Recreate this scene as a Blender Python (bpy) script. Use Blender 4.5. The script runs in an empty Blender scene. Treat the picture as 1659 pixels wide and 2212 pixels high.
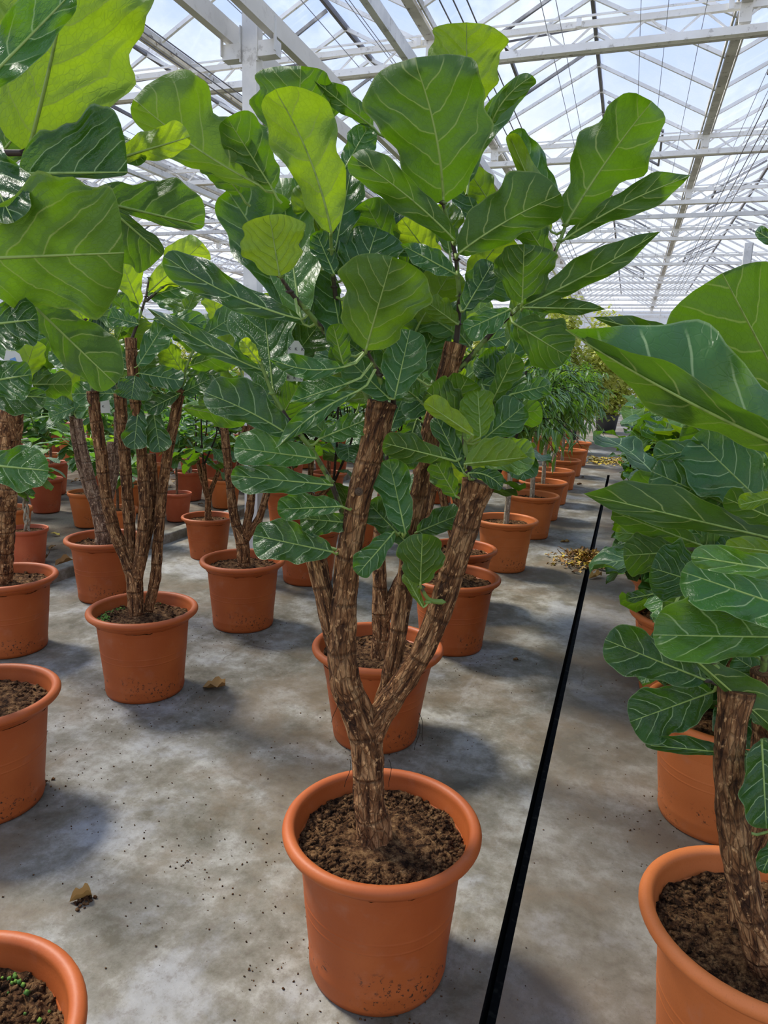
import bpy, bmesh, math, random
import numpy as np
from mathutils import Vector, Matrix, noise
PI = math.pi
S = bpy.context.scene
COL = S.collection
random.seed(7)
# ------------------------------------------------------------------ camera
def nrm(v):
    v = np.array(v, float); return v / np.linalg.norm(v)
F, CX, CY, H0 = 1521.0, 829.5, 1106.0, 1.45
_Y = nrm([530.5, -284, 1521]); _X = -nrm([-4604.5, -456, 1521]); _D = nrm(np.cross(_Y, _X)); _X = np.cross(_D, _Y)
M = np.array([_X, _Y, -_D])          # world = M @ camera vector (right, down, forward)
CAMP = np.array([0, 0, H0])
cam = bpy.data.objects.new('camera', bpy.data.cameras.new('camera')); COL.objects.link(cam)
cam.data.sensor_fit = 'VERTICAL'; cam.data.sensor_height = 36; cam.data.lens = F / 2212 * 36
cam.data.clip_start = 0.02; cam.data.clip_end = 500
r_, u_, b_ = M @ [1, 0, 0], M @ [0, -1, 0], -(M @ [0, 0, 1])
cam.matrix_world = Matrix(((r_[0], u_[0], b_[0], 0), (r_[1], u_[1], b_[1], 0), (r_[2], u_[2], b_[2], H0), (0, 0, 0, 1)))
S.camera = cam
FW = M @ [0, 0, 1]; HF = nrm([FW[0], FW[1], 0])
def ray(px, py): return M @ np.array([px - CX, py - CY, F])
def at_plane(px, py, a):             # point on the sight line at horizontal distance a in front of the camera
    r = ray(px, py); return CAMP + r * (a / (r @ HF))
def at_z(px, py, z):
    r = ray(px, py); return CAMP + r * ((z - H0) / r[2])
# ------------------------------------------------------------------ light
S.view_settings.view_transform = 'Standard'; S.view_settings.look = 'None'
S.view_settings.gamma = 1; S.view_settings.use_curve_mapping = False
S.view_settings.exposure = 0.38
S.cycles.transparent_max_bounces = 24; S.cycles.max_bounces = 10; S.cycles.transmission_bounces = 6; S.cycles.diffuse_bounces = 5
sun = bpy.data.objects.new('sun', bpy.data.lights.new('sun', 'SUN')); COL.objects.link(sun)
sun.data.energy = 4.9; sun.data.angle = math.radians(11.0); sun.data.color = (1, 0.93, 0.82)
sun.rotation_euler = Vector((-0.72, 0.22, 0.95)).to_track_quat('Z', 'Y').to_euler()
W = bpy.data.worlds.new('world'); S.world = W; W.use_nodes = True

class G:                              # tiny node helper
    def __init__(s, nt): s.nt = nt
    def n(s, t, **k):
        x = s.nt.nodes.new('ShaderNode' + t)
        for a, v in k.items():
            if a[0] == 'i' and a[1:].isdigit(): s.put(x.inputs[int(a[1:])], v)
            elif a[:2] == 'I_': s.put(x.inputs[a[2:].replace('_', ' ')], v)
            else: setattr(x, a, v)
        return x
    def put(s, sock, v):
        if isinstance(v, bpy.types.NodeSocket): s.nt.links.new(v, sock)
        elif isinstance(v, bpy.types.Node): s.nt.links.new(v.outputs[0], sock)
        else: sock.default_value = v
    def m(s, op, a, b=0.0, c=None, clamp=False):
        x = s.n('Math', operation=op, use_clamp=clamp); s.put(x.inputs[0], a); s.put(x.inputs[1], b)
        if c is not None: s.put(x.inputs[2], c)
        return x.outputs[0]
    def mix(s, f, a, b, bt='MIX'):
        x = s.n('Mix', data_type='RGBA', blend_type=bt, clamp_factor=True)
        s.put(x.inputs[0], f)
        for q, v in ((6, a), (7, b)):
            if isinstance(v, tuple) and len(v) == 3: v = (*v, 1)
            s.put(x.inputs[q], v)
        return x.outputs[2]
    def ss(s, v, lo, hi, a=0.0, b=1.0):
        x = s.n('MapRange', interpolation_type='SMOOTHSTEP'); s.put(x.inputs[0], v)
        for q, w in ((1, lo), (2, hi), (3, a), (4, b)): s.put(x.inputs[q], w)
        return x.outputs[0]
    def noise(s, vec, sc, det=3.0, rough=0.5, dist=0.0, out=0):
        x = s.n('TexNoise'); s.put(x.inputs['Vector'], vec); s.put(x.inputs['Scale'], sc); s.put(x.inputs['Detail'], det)
        s.put(x.inputs['Roughness'], rough); s.put(x.inputs['Distortion'], dist); return x.outputs[out]
    def ramp(s, f, *st):
        x = s.n('ValToRGB'); s.put(x.inputs[0], f); e = x.color_ramp.elements
        while len(e) < len(st): e.new(0.5)
        for q, (p, c) in enumerate(st): e[q].position = p; e[q].color = (*c, 1)
        return x.outputs[0]
    def bump(s, h, st=0.3, d=0.01): return s.n('Bump', I_Height=h, I_Strength=st, I_Distance=d).outputs[0]
    def mapping(s, v, sc):
        x = s.n('Mapping'); s.put(x.inputs[0], v); x.inputs[3].default_value = sc; return x.outputs[0]

nt = W.node_tree; g = G(nt); nt.nodes.clear()
tc = g.n('TexCoord').outputs['Generated']
sep = g.n('SeparateXYZ', i0=tc)
up = g.ss(sep.outputs[2], -0.05, 0.6)
cl = g.ss(g.noise(g.mapping(tc, (1, 1, 2.2)), 3.2, 5, 0.55), 0.42, 0.72)
c = g.mix(up, (0.92, 0.93, 0.94), (0.33, 0.48, 0.90))
c = g.mix(g.m('MULTIPLY', cl, 0.75), c, (0.84, 0.88, 0.96))
g.n('OutputWorld', i0=g.n('Background', I_Color=c, I_Strength=1.0))

# ------------------------------------------------------------------ materials
MATS = {}
def mat(name, fn):
    if name not in MATS:
        m = bpy.data.materials.new(name); m.use_nodes = True; m.node_tree.nodes.clear(); q = G(m.node_tree)
        q.n('OutputMaterial', i0=fn(q)); MATS[name] = m
    return MATS[name]
def P(q, col, rough=0.6, spec=0.5, metal=0.0, normal=None, **k):
    x = q.n('BsdfPrincipled'); q.put(x.inputs['Base Color'], (*col, 1) if isinstance(col, tuple) and len(col) == 3 else col)
    q.put(x.inputs['Roughness'], rough); q.put(x.inputs['Specular IOR Level'], spec); q.put(x.inputs['Metallic'], metal)
    if normal is not None: q.put(x.inputs['Normal'], normal)
    return x.outputs[0]
def leaf_shader(dark, top2, under, trans, veins=True, rough=0.34, dens=5.0):
    def fn(q):
        uv = q.n('UVMap', uv_map='UVMap').outputs[0]; sx = q.n('SeparateXYZ', i0=uv); u, v = sx.outputs[0], sx.outputs[1]
        a = q.m('ABSOLUTE', v)
        at = q.n('Attribute', attribute_name='lf').outputs['Color']; sa = q.n('SeparateXYZ', i0=at)
        rnd, yng, mar = sa.outputs[0], sa.outputs[1], sa.outputs[2]
        if veins:
            wob = q.m('MULTIPLY', q.m('SUBTRACT', q.noise(uv, 5.0, 2), 0.5), 0.10)
            s1 = q.m('SUBTRACT', q.m('SUBTRACT', u, q.m('MULTIPLY', a, 0.55)), q.m('MULTIPLY', q.m('MULTIPLY', a, a), 1.3))
            s1 = q.m('ADD', q.m('ADD', s1, wob), q.m('MULTIPLY', q.m('GREATER_THAN', v, 0.0), 0.06))
            p = q.m('ABSOLUTE', q.m('SUBTRACT', q.m('FRACT', q.m('MULTIPLY', s1, dens)), 0.5))
            d = q.m('DIVIDE', p, dens)
            lat = q.m('MULTIPLY', q.ss(d, 0.0028, 0.0095, 1.0, 0.0), q.ss(mar, 0.62, 0.95, 1.0, 0.0))
            mid = q.ss(a, q.m('MULTIPLY_ADD', u, -0.007, 0.009), q.m('MULTIPLY_ADD', u, -0.009, 0.016), 1.0, 0.0)
            vo = q.n('TexVoronoi', feature='DISTANCE_TO_EDGE'); q.put(vo.inputs['Vector'], q.mapping(uv, (1, 1.3, 1))); vo.inputs['Scale'].default_value = 26
            net = q.ss(vo.outputs[0], 0.0, 0.10, 1.0, 0.0)
            vm = q.m('MAXIMUM', mid, q.m('MULTIPLY', lat, 0.95), clamp=True)
            edge = q.ss(mar, 0.955, 0.985)
            vein = q.m('MAXIMUM', vm, q.m('MULTIPLY', edge, 0.5), clamp=True)
            quilt = q.ss(d, 0.0, 0.07)
            hgt = q.m('ADD', q.m('MULTIPLY', quilt, 0.7), q.m('MULTIPLY', q.noise(uv, 9.0, 3), 0.9))
            hgt = q.m('SUBTRACT', hgt, q.m('MULTIPLY', net, 0.06))
        else:
            vein = q.ss(a, 0.01, 0.03, 1.0, 0.0); net = 0.0; hgt = q.noise(uv, 6.0, 3)
        nz = q.noise(uv, 3.0, 3)
        base = q.mix(q.m('MULTIPLY', rnd, 0.9), dark, top2)
        base = q.mix(q.m('MULTIPLY', q.ss(nz, 0.35, 0.7), 0.35), base, top2)
        base = q.mix(yng, base, (0.17, 0.34, 0.022))
        und = q.mix(rnd, under, tuple(x * 1.45 for x in under)); und = q.mix(yng, und, (0.33, 0.50, 0.05))
        vt = q.mix(yng, (0.46, 0.62, 0.26), (0.40, 0.58, 0.10)); vu = q.mix(yng, (0.46, 0.55, 0.16), (0.16, 0.22, 0.03))
        top = q.mix(q.m('MULTIPLY', vein, 0.8), base, vt); und = q.mix(q.m('MULTIPLY', vein, 0.72), und, vu)
        back = q.n('NewGeometry').outputs['Backfacing']
        colr = q.mix(back, top, und)
        bmp = q.bump(hgt, 0.45, 0.012)
        rg = q.m('MULTIPLY_ADD', back, 0.22, q.m('MULTIPLY_ADD', nz, 0.16, rough - 0.05))
        pr = P(q, colr, rg, 0.62, normal=bmp)
        tcol = q.mix(yng, trans, (0.62, 0.78, 0.015))
        tcol = q.mix(q.m('MULTIPLY', q.m('MAXIMUM', vein, q.m('MULTIPLY', net, 0.22)), 0.6), tcol, tuple(x * 0.35 for x in trans))
        tcol = q.mix(q.m('MULTIPLY', q.ss(q.noise(uv, 2.2, 4), 0.4, 0.7), 0.4), tcol, tuple(x * 0.62 for x in trans))
        tr = q.n('BsdfTranslucent', I_Color=tcol, I_Normal=bmp)
        return q.n('MixShader', i0=q.m('MULTIPLY_ADD', yng, 0.15, 0.40), i1=pr, i2=tr)
    return fn
LEAF = mat('fiddle_leaf', leaf_shader((0.015, 0.066, 0.014), (0.055, 0.180, 0.030), (0.050, 0.112, 0.013), (0.145, 0.315, 0.003)))
LEAFB = mat('rubber_leaf', leaf_shader((0.018, 0.075, 0.028), (0.06, 0.17, 0.045), (0.10, 0.19, 0.06), (0.20, 0.48, 0.03), True, 0.33, 12.0))
LEAFN = mat('narrow_leaf', leaf_shader((0.020, 0.075, 0.018), (0.060, 0.17, 0.025), (0.08, 0.17, 0.03), (0.24, 0.50, 0.03), False, 0.34))
LEAFY = mat('yellowing_leaf', leaf_shader((0.36, 0.44, 0.08), (0.62, 0.58, 0.14), (0.48, 0.50, 0.14), (0.75, 0.80, 0.14), False, 0.5))
STALK = mat('green_stalk', lambda q: P(q, q.mix(q.ss(q.noise(q.n('TexCoord').outputs['Object'], 60), 0.5, 0.7), (0.27, 0.38, 0.085), (0.18, 0.27, 0.055)), 0.5))
SHOOT = mat('green_shoot', lambda q: P(q, q.mix(q.ss(q.noise(q.n('TexCoord').outputs['Object'], 22, 4), 0.44, 0.54), (0.040, 0.024, 0.014), (0.16, 0.25, 0.045)), 0.6))
def bark_fn(a, b, c, sc=1.0, knob=1.0):
    def fn(q):
        uv = q.n('UVMap', uv_map='UVMap').outputs[0]
        st = q.noise(q.mapping(uv, (34 * sc, 9 * sc, 1)), 1.0, 7, 0.68, 0.5)
        sp = q.noise(q.mapping(uv, (60 * sc, 45 * sc, 1)), 1.0, 4, 0.6)
        ring = q.ss(q.m('ABSOLUTE', q.m('SUBTRACT', q.m('FRACT', q.m('ADD', q.m('MULTIPLY', q.n('SeparateXYZ', i0=uv).outputs[1], 9.0), q.noise(uv, 1.6, 3))), 0.5)), 0.0, 0.06, 1.0, 0.0)
        vo = q.n('TexVoronoi', feature='DISTANCE_TO_EDGE'); q.put(vo.inputs['Vector'], q.mapping(uv, (70 * sc, 26 * sc, 1))); vo.inputs['Scale'].default_value = 1.0
        crk = q.ss(vo.outputs[0], 0.0, 0.10)
        big = q.noise(uv, 2.5, 3)
        col = q.ramp(st, (0.38, c), (0.50, a), (0.62, b))
        col = q.mix(q.m('MULTIPLY', q.ss(sp, 0.56, 0.66), 0.75), col, tuple(min(1, x * 1.7) for x in b))
        col = q.mix(q.m('MULTIPLY', q.ss(big, 0.5, 0.68), 0.45), col, c)
        col = q.mix(q.m('MULTIPLY', q.m('SUBTRACT', 1.0, crk), 0.35), col, tuple(x * 0.6 for x in c))
        col = q.mix(q.m('MULTIPLY', ring, 0.45), col, tuple(x * 0.6 for x in c))
        h = q.m('ADD', q.m('ADD', st, q.m('MULTIPLY', sp, 0.5)), q.m('MULTIPLY', crk, 0.25)); h = q.m('SUBTRACT', h, q.m('MULTIPLY', ring, 0.3))
        return P(q, col, 0.85, 0.25, normal=q.bump(h, 1.0, 0.022 * knob))
    return fn
BARK = mat('brown_bark', bark_fn((0.27, 0.118, 0.042), (0.60, 0.335, 0.145), (0.052, 0.020, 0.007)))
BARKL = mat('tan_bark', bark_fn((0.29, 0.175, 0.10), (0.50, 0.35, 0.22), (0.11, 0.06, 0.035)))
BARKP = mat('pale_bark', bark_fn((0.42, 0.35, 0.25), (0.62, 0.55, 0.42), (0.22, 0.17, 0.11), 0.6, 0.3))
TWIG = mat('dark_twig', bark_fn((0.055, 0.035, 0.022), (0.12, 0.09, 0.05), (0.02, 0.012, 0.01)))
def terra(c1, c2, dirt=1.0):
    def fn(q):
        o = q.n('TexCoord').outputs['Object']; z = q.n('SeparateXYZ', i0=o).outputs[2]
        col = q.mix(q.ss(q.noise(o, 5, 3), 0.35, 0.7), c1, c2)
        col = q.mix(q.m('MULTIPLY', q.ss(q.noise(o, 260, 2), 0.55, 0.75), 0.25), col, tuple(x * 0.7 for x in c1))
        band = q.m('MULTIPLY', q.ss(z, 0.15, 0.09, 0.0, 1.0), q.ss(z, 0.0, 0.04, 0.55, 1.0))
        fl = q.m('MULTIPLY', q.ss(q.noise(o, 75, 5, 0.7), 0.57, 0.62), q.ss(q.noise(o, 9, 2), 0.45, 0.62))
        col = q.mix(q.m('MULTIPLY', q.m('MULTIPLY', fl, band), dirt), col, (0.035, 0.02, 0.012))
        dust = q.m('MULTIPLY', q.ss(q.noise(o, 14, 5, 0.6), 0.55, 0.8), 0.15)
        col = q.mix(dust, col, (0.50, 0.33, 0.24))
        return P(q, col, 0.52, 0.35, normal=q.bump(q.noise(o, 180, 3), 0.12, 0.002))
    return fn
POT = mat('terracotta_plastic', terra((0.37, 0.080, 0.015), (0.43, 0.104, 0.021)))
POTO = mat('orange_terracotta', terra((0.58, 0.155, 0.035), (0.66, 0.19, 0.048)))
POTR = mat('nursery_pot_red', terra((0.42, 0.085, 0.03), (0.50, 0.12, 0.045), 0.5))
POTG = mat('grey_tub', lambda q: P(q, (0.06, 0.06, 0.07), 0.6))
def soil_fn(k=1.0):
    def fn(q):
        o = q.n('TexCoord').outputs['Object']
        a = q.noise(o, 42, 8, 0.75); b = q.noise(o, 130, 4, 0.7)
        col = q.ramp(a, (0.40, (0.024, 0.010, 0.004)), (0.50, (0.14, 0.065, 0.026)), (0.64, (0.40, 0.225, 0.095)))
        col = q.mix(q.m('MULTIPLY', q.ss(b, 0.60, 0.72), 0.6), col, (0.60, 0.40, 0.20))
        col = q.mix(q.m('MULTIPLY', q.ss(b, 0.44, 0.34), 0.7), col, (0.012, 0.007, 0.004))
        return P(q, col, 0.95, 0.15, normal=q.bump(q.m('ADD', a, q.m('MULTIPLY', b, 0.5)), 1.0, 0.02))
    return fn
SOIL = mat('peat_soil', soil_fn())
MOSS = mat('moss', lambda q: P(q, q.mix(q.ss(q.noise(q.n('TexCoord').outputs['Object'], 90, 4), 0.4, 0.6), (0.03, 0.10, 0.01), (0.12, 0.22, 0.02)), 0.9))
def steel(c1, c2, rough=0.55, dirt=0.4):
    def fn(q):
        o = q.n('TexCoord').outputs['Object']
        col = q.mix(q.ss(q.noise(o, 3.0, 5, 0.6), 0.4, 0.65), c1, c2)
        col = q.mix(q.m('MULTIPLY', q.ss(q.noise(o, 11, 6, 0.7), 0.56, 0.66), dirt), col, (0.13, 0.10, 0.07))
        return P(q, col, rough, 0.5, 0.25)
    return fn
STEEL = mat('galvanised_steel', steel((0.62, 0.62, 0.60), (0.78, 0.77, 0.73), 0.5, 0.35))
ALU = mat('white_aluminium', steel((0.84, 0.82, 0.77), (0.92, 0.91, 0.87), 0.5, 0.4))
GUT = mat('weathered_gutter', steel((0.50, 0.48, 0.43), (0.68, 0.66, 0.60), 0.6, 0.8))
DARKM = mat('dark_steel', steel((0.13, 0.12, 0.12), (0.20, 0.19, 0.18), 0.6, 0.3))
BEAM = mat('cream_rail', steel((0.62, 0.60, 0.55), (0.68, 0.66, 0.61), 0.45, 0.15))
WIRE = mat('wire', lambda q: P(q, (0.32, 0.32, 0.34), 0.5, 0.5, 0.4))
def glass_fn(q):
    o = q.n('NewGeometry').outputs['Position']
    st = q.noise(q.mapping(o, (2.2, 0.9, 1)), 1.2, 6, 0.65)
    streak = q.noise(q.mapping(o, (1.0, 9.0, 1)), 1.0, 4, 0.6)
    f = q.m('ADD', q.ss(st, 0.40, 0.75, 0.05, 0.30), q.m('MULTIPLY', q.ss(streak, 0.5, 0.8), 0.12))
    tr = q.n('BsdfTransparent', I_Color=(0.95, 0.97, 1.0, 1))
    mk = q.n('MixShader', i0=0.35, i1=q.n('BsdfTranslucent', I_Color=(0.85, 0.88, 0.92, 1)), i2=P(q, (0.85, 0.87, 0.90), 0.7))
    a = q.n('MixShader', i0=f, i1=tr, i2=mk)
    gl = q.n('BsdfGlossy', I_Roughness=0.08, I_Color=(0.9, 0.95, 1, 1))
    return q.n('MixShader', i0=0.03, i1=a, i2=gl)
GLASS = mat('hazy_roof_glass', glass_fn)
def conc_fn(q):
    o = q.n('NewGeometry').outputs['Position']
    w = q.noise(o, 0.9, 4, 0.6, out=1)
    big = q.noise(w, 1.0, 1); n1 = q.noise(o, 1.3, 8, 0.66, 0.15); n2 = q.noise(q.mapping(o, (1, 1, 1)), 3.2, 9, 0.74, 0.1)
    n3 = q.noise(o, 26, 6, 0.75); n4 = q.noise(o, 150, 3, 0.7)
    sc = q.noise(q.mapping(o, (2.6, 0.35, 1)), 3.0, 6, 0.65, 0.4)
    x = q.n('SeparateXYZ', i0=o).outputs[0]
    right = q.ss(x, -0.2, -0.15)
    col = q.ramp(n2, (0.38, (0.092, 0.080, 0.050)), (0.50, (0.190, 0.174, 0.132)), (0.62, (0.345, 0.332, 0.283)))
    tan = q.m('MULTIPLY', q.ss(n1, 0.47, 0.60), q.m('MULTIPLY_ADD', right, 0.30, 0.58))
    col = q.mix(tan, col, (0.160, 0.112, 0.060))
    col = q.mix(q.m('MULTIPLY', q.ss(n1, 0.47, 0.36), 0.60), col, (0.37, 0.375, 0.37))
    col = q.mix(q.m('MULTIPLY', right, 0.38), col, (0.20, 0.165, 0.125))
    col = q.mix(q.m('MULTIPLY', q.ss(sc, 0.60, 0.72), 0.30), col, (0.40, 0.38, 0.34))
    col = q.mix(q.m('MULTIPLY', q.ss(n3, 0.48, 0.68), 0.50), col, (0.12, 0.095, 0.07))
    col = q.mix(q.m('MULTIPLY', q.ss(n4, 0.62, 0.70), 0.55), col, (0.07, 0.055, 0.04))
    vo = q.n('TexVoronoi', feature='DISTANCE_TO_EDGE'); q.put(vo.inputs['Vector'], q.mix(0.12, o, q.noise(o, 4.0, 5, 0.6, out=1))); vo.inputs['Scale'].default_value = 0.9
    ck = q.m('MULTIPLY', q.ss(vo.outputs[0], 0.0, 0.006, 1.0, 0.0), q.ss(q.noise(o, 1.1, 2), 0.52, 0.60))
    col = q.mix(q.m('MULTIPLY', ck, 0.5), col, (0.10, 0.075, 0.05))
    h = q.m('SUBTRACT', q.m('ADD', q.m('MULTIPLY', n3, 0.4), q.m('MULTIPLY', n4, 0.12)), q.m('MULTIPLY', ck, 0.3))
    return P(q, col, q.m('MULTIPLY_ADD', n2, 0.35, 0.48), 0.35, normal=q.bump(h, 0.30, 0.01))
CONC = mat('stained_concrete', conc_fn)
GRAV = mat('bed_ground', lambda q: (lambda o: P(q, q.mix(q.ss(q.noise(o, 2.2, 5), 0.4, 0.6), (0.12, 0.09, 0.065), (0.30, 0.25, 0.19)), 0.95, 0.2, normal=q.bump(q.noise(o, 40, 5), 0.6, 0.02)))(q.n('NewGeometry').outputs['Position']))
DARK = mat('channel_black', lambda q: P(q, q.mix(q.ss(q.noise(q.n('NewGeometry').outputs['Position'], 30, 5), 0.55, 0.7), (0.008, 0.008, 0.007), (0.04, 0.04, 0.03)), 0.7, 0.2))
def dry_fn(q):
    rnd = q.n('SeparateXYZ', i0=q.n('Attribute', attribute_name='lf').outputs['Color']).outputs[0]
    return P(q, q.ramp(rnd, (0.0, (0.08, 0.04, 0.018)), (0.45, (0.28, 0.15, 0.05)), (0.75, (0.50, 0.33, 0.10)), (1.0, (0.66, 0.52, 0.06))), 0.75, 0.25)
DRY = mat('dry_leaf', dry_fn)
TAGM = mat('tag_card', lambda q: P(q, (0.55, 0.56, 0.50), 0.5))
INK = mat('ink', lambda q: P(q, (0.01, 0.01, 0.01), 0.6))
BLUE = mat('blue_print', lambda q: P(q, (0.10, 0.24, 0.48), 0.5))
WHITEP = mat('white_panel', lambda q: q.n('MixShader', i0=0.5, i1=P(q, (0.80, 0.81, 0.80), 0.6), i2=q.n('BsdfTranslucent', I_Color=(0.8, 0.82, 0.85, 1))))

# ------------------------------------------------------------------ object helpers
def tag(o, label=None, cat=None, group=None, kind=None):
    for k, v in (('label', label), ('category', cat), ('group', group), ('kind', kind)):
        if v: o[k] = v
    return o
def thing(name, loc, label, cat, group=None):
    o = bpy.data.objects.new(name, None); COL.objects.link(o); o.location = loc; o.empty_display_size = 0.1
    return tag(o, label, cat, group)
class MB:
    """collects vertices, faces, uvs, leaf attributes and material indices for ONE mesh"""
    def __init__(s): s.v = []; s.f = []; s.uv = []; s.at = []; s.mi = []; s.n = 0
    def add(s, v, f, uv=None, at=None, mi=0):
        v = np.asarray(v, float); s.v.append(v); s.f += [tuple(i + s.n for i in q) for q in f]
        s.uv.append(np.zeros((len(v), 2)) if uv is None else np.asarray(uv, float))
        s.at.append(np.zeros((len(v), 3)) if at is None else np.broadcast_to(np.asarray(at, float), (len(v), 3)))
        s.mi += [mi] * len(f); s.n += len(v); return s
    def box(s, c, d, R=None, mi=0):
        c = np.array(c, float); d = np.array(d, float) / 2
        k = np.array([[x, y, z] for x in (-1, 1) for y in (-1, 1) for z in (-1, 1)]) * d
        if R is not None: k = k @ np.array(R).T
        return s.add(k + c, [(0, 1, 3, 2), (4, 6, 7, 5), (0, 4, 5, 1), (2, 3, 7, 6), (0, 2, 6, 4), (1, 5, 7, 3)], mi=mi)
    def bar(s, a, b, w, h=None, mi=0):          # square bar from a to b
        a, b = np.array(a, float), np.array(b, float); h = h or w
        t = nrm(b - a); x = np.cross(t, [0, 0, 1]); x = nrm(x) if np.linalg.norm(x) > 1e-3 else np.array([1., 0, 0]); y = np.cross(x, t)
        k = [p + x * i * w / 2 + y * j * h / 2 for p in (a, b) for i, j in ((-1, -1), (1, -1), (1, 1), (-1, 1))]
        return s.add(k, [(0, 3, 2, 1), (4, 5, 6, 7), (0, 1, 5, 4), (1, 2, 6, 5), (2, 3, 7, 6), (3, 0, 4, 7)], mi=mi)
    def lathe(s, prof, n=48, c=(0, 0, 0), mi=0):
        an = np.linspace(0, 2 * PI, n, endpoint=False); pr = np.array(prof)
        v = np.array([[c[0] + r * math.cos(a), c[1] + r * math.sin(a), c[2] + z] for r, z in pr for a in an]); m = len(pr)
        f = [(j * n + i, j * n + (i + 1) % n, (j + 1) * n + (i + 1) % n, (j + 1) * n + i) for j in range(m - 1) for i in range(n)]
        return s.add(v, f, mi=mi)
    def tube(s, pts, rad, n=10, mi=0, rough=0.0, seed=0, step=None, cap=True):
        pts = np.array(pts, float); rad = np.array(rad, float) * np.ones(len(pts))
        L = np.r_[0, np.cumsum(np.linalg.norm(np.diff(pts, axis=0), axis=1))]
        if step:
            k = max(2, int(L[-1] / step) + 1); t = np.linspace(0, L[-1], k)
            if len(pts) > 2:                     # smooth the polyline
                q = np.array([np.interp(t, L, pts[:, i]) for i in range(3)]).T
                for _ in range(3): q[1:-1] = (q[:-2] + 2 * q[1:-1] + q[2:]) / 4
            else: q = np.array([np.interp(t, L, pts[:, i]) for i in range(3)]).T
            rad = np.interp(t, L, rad); pts = q; L = t
        k = len(pts); T = np.gradient(pts, axis=0); T /= np.linalg.norm(T, axis=1)[:, None] + 1e-9
        x = np.cross(T[0], [0.3, 0.9, 0.1]); x = nrm(x); v = []; uv = []
        an = np.linspace(0, 2 * PI, n + 1)
        for i in range(k):
            x = x - T[i] * (x @ T[i]); x = nrm(x); y = np.cross(T[i], x)
            for a in an:
                r = rad[i]
                if rough: r *= 1 + rough * (noise.noise(Vector((math.cos(a) * 2 + seed, math.sin(a) * 2, L[i] * 28))) + 0.6 * noise.noise(Vector((math.cos(a) * 1.1 + seed * 2, math.sin(a) * 1.1, L[i] * 9))))
                v.append(pts[i] + (x * math.cos(a) + y * math.sin(a)) * r); uv.append((a * 0.04 * 1.0, L[i]))
        m = n + 1
        f = [(i * m + j, i * m + j + 1, (i + 1) * m + j + 1, (i + 1) * m + j) for i in range(k - 1) for j in range(n)]
        if cap:
            e = len(v); v.append(pts[-1] + T[-1] * rad[-1] * 0.12); uv.append((0.5, L[-1])); f += [((k - 1) * m + j, (k - 1) * m + j + 1, e) for j in range(n)]
        return s.add(v, f, uv, mi=mi)
    def build(s, name, mats, parent=None, smooth=True, loc=None):
        me = bpy.data.meshes.new(name); V = np.concatenate(s.v)
        if parent is not None: V = V - np.array(parent.location)
        elif loc is not None: V = V - np.array(loc)
        me.from_pydata(V.tolist(), [], s.f)
        for m in (mats if isinstance(mats, (list, tuple)) else [mats]): me.materials.append(m)
        li = np.zeros(len(me.loops), dtype=np.int32); me.loops.foreach_get('vertex_index', li)
        uv = me.uv_layers.new(name='UVMap'); uv.data.foreach_set('uv', np.concatenate(s.uv)[li].astype(np.float32).ravel())
        at = me.attributes.new('lf', 'FLOAT_VECTOR', 'POINT'); at.data.foreach_set('vector', np.concatenate(s.at).astype(np.float32).ravel())
        me.polygons.foreach_set('material_index', s.mi); me.polygons.foreach_set('use_smooth', [smooth] * len(me.polygons)); me.update()
        o = bpy.data.objects.new(name, me); COL.objects.link(o)
        if parent is not None: o.parent = parent
        elif loc is not None: o.location = loc
        return o
def struct(o): o['kind'] = 'structure'; return o
def copy_tree(o, loc, rz, sc=1.0, label=None, group=None):
    c = o.copy(); COL.objects.link(c); c.location = loc; c.rotation_euler = (0, 0, rz); c.scale = (sc,) * 3
    if label: c['label'] = label
    if group: c['group'] = group
    for ch in o.children:
        d = ch.copy(); COL.objects.link(d); d.parent = c
        for e in ch.children: k = e.copy(); COL.objects.link(k); k.parent = d
    return c

# ------------------------------------------------------------------ floor, channel, bed, walls
mb = MB()
XL, XR, YE = -0.188, -0.152, 11.4
def quad(mb, x0, y0, x1, y1, z=0, mi=0): mb.add([(x0, y0, z), (x1, y0, z), (x1, y1, z), (x0, y1, z)], [(0, 1, 2, 3)], mi=mi)
quad(mb, -3.50, -4, XL, YE); quad(mb, XR, -4, 16, YE); quad(mb, -3.50, YE, 16, 42)
struct(mb.build('floor', CONC, smooth=False))
mb = MB()                            # the slot of the drain is a real gap in the slab
for x0 in (XL, XR): mb.add([(x0, -4, 0), (x0, YE, 0), (x0, YE, -0.13), (x0, -4, -0.13)], [(0, 1, 2, 3)])
mb.add([(XL, YE, 0), (XR, YE, 0), (XR, YE, -0.13), (XL, YE, -0.13)], [(0, 1, 2, 3)])
quad(mb, XL, -4, XR, YE, -0.13)
struct(mb.build('trim_1', DARK, smooth=False))
mb = MB()
quad(mb, -34, -4, -3.60, 42, -0.01); struct(mb.build('ground_bed', GRAV, smooth=False))
mb = MB()
for i in range(24):
    y = -4 + i * 2.0; mb.box((-3.555, y + 0.995, 0.015), (0.11, 1.985, 0.13))
o = struct(mb.build('trim_2', CONC, smooth=False)); bv = o.modifiers.new('b', 'BEVEL'); bv.width = 0.012; bv.segments = 2
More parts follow.
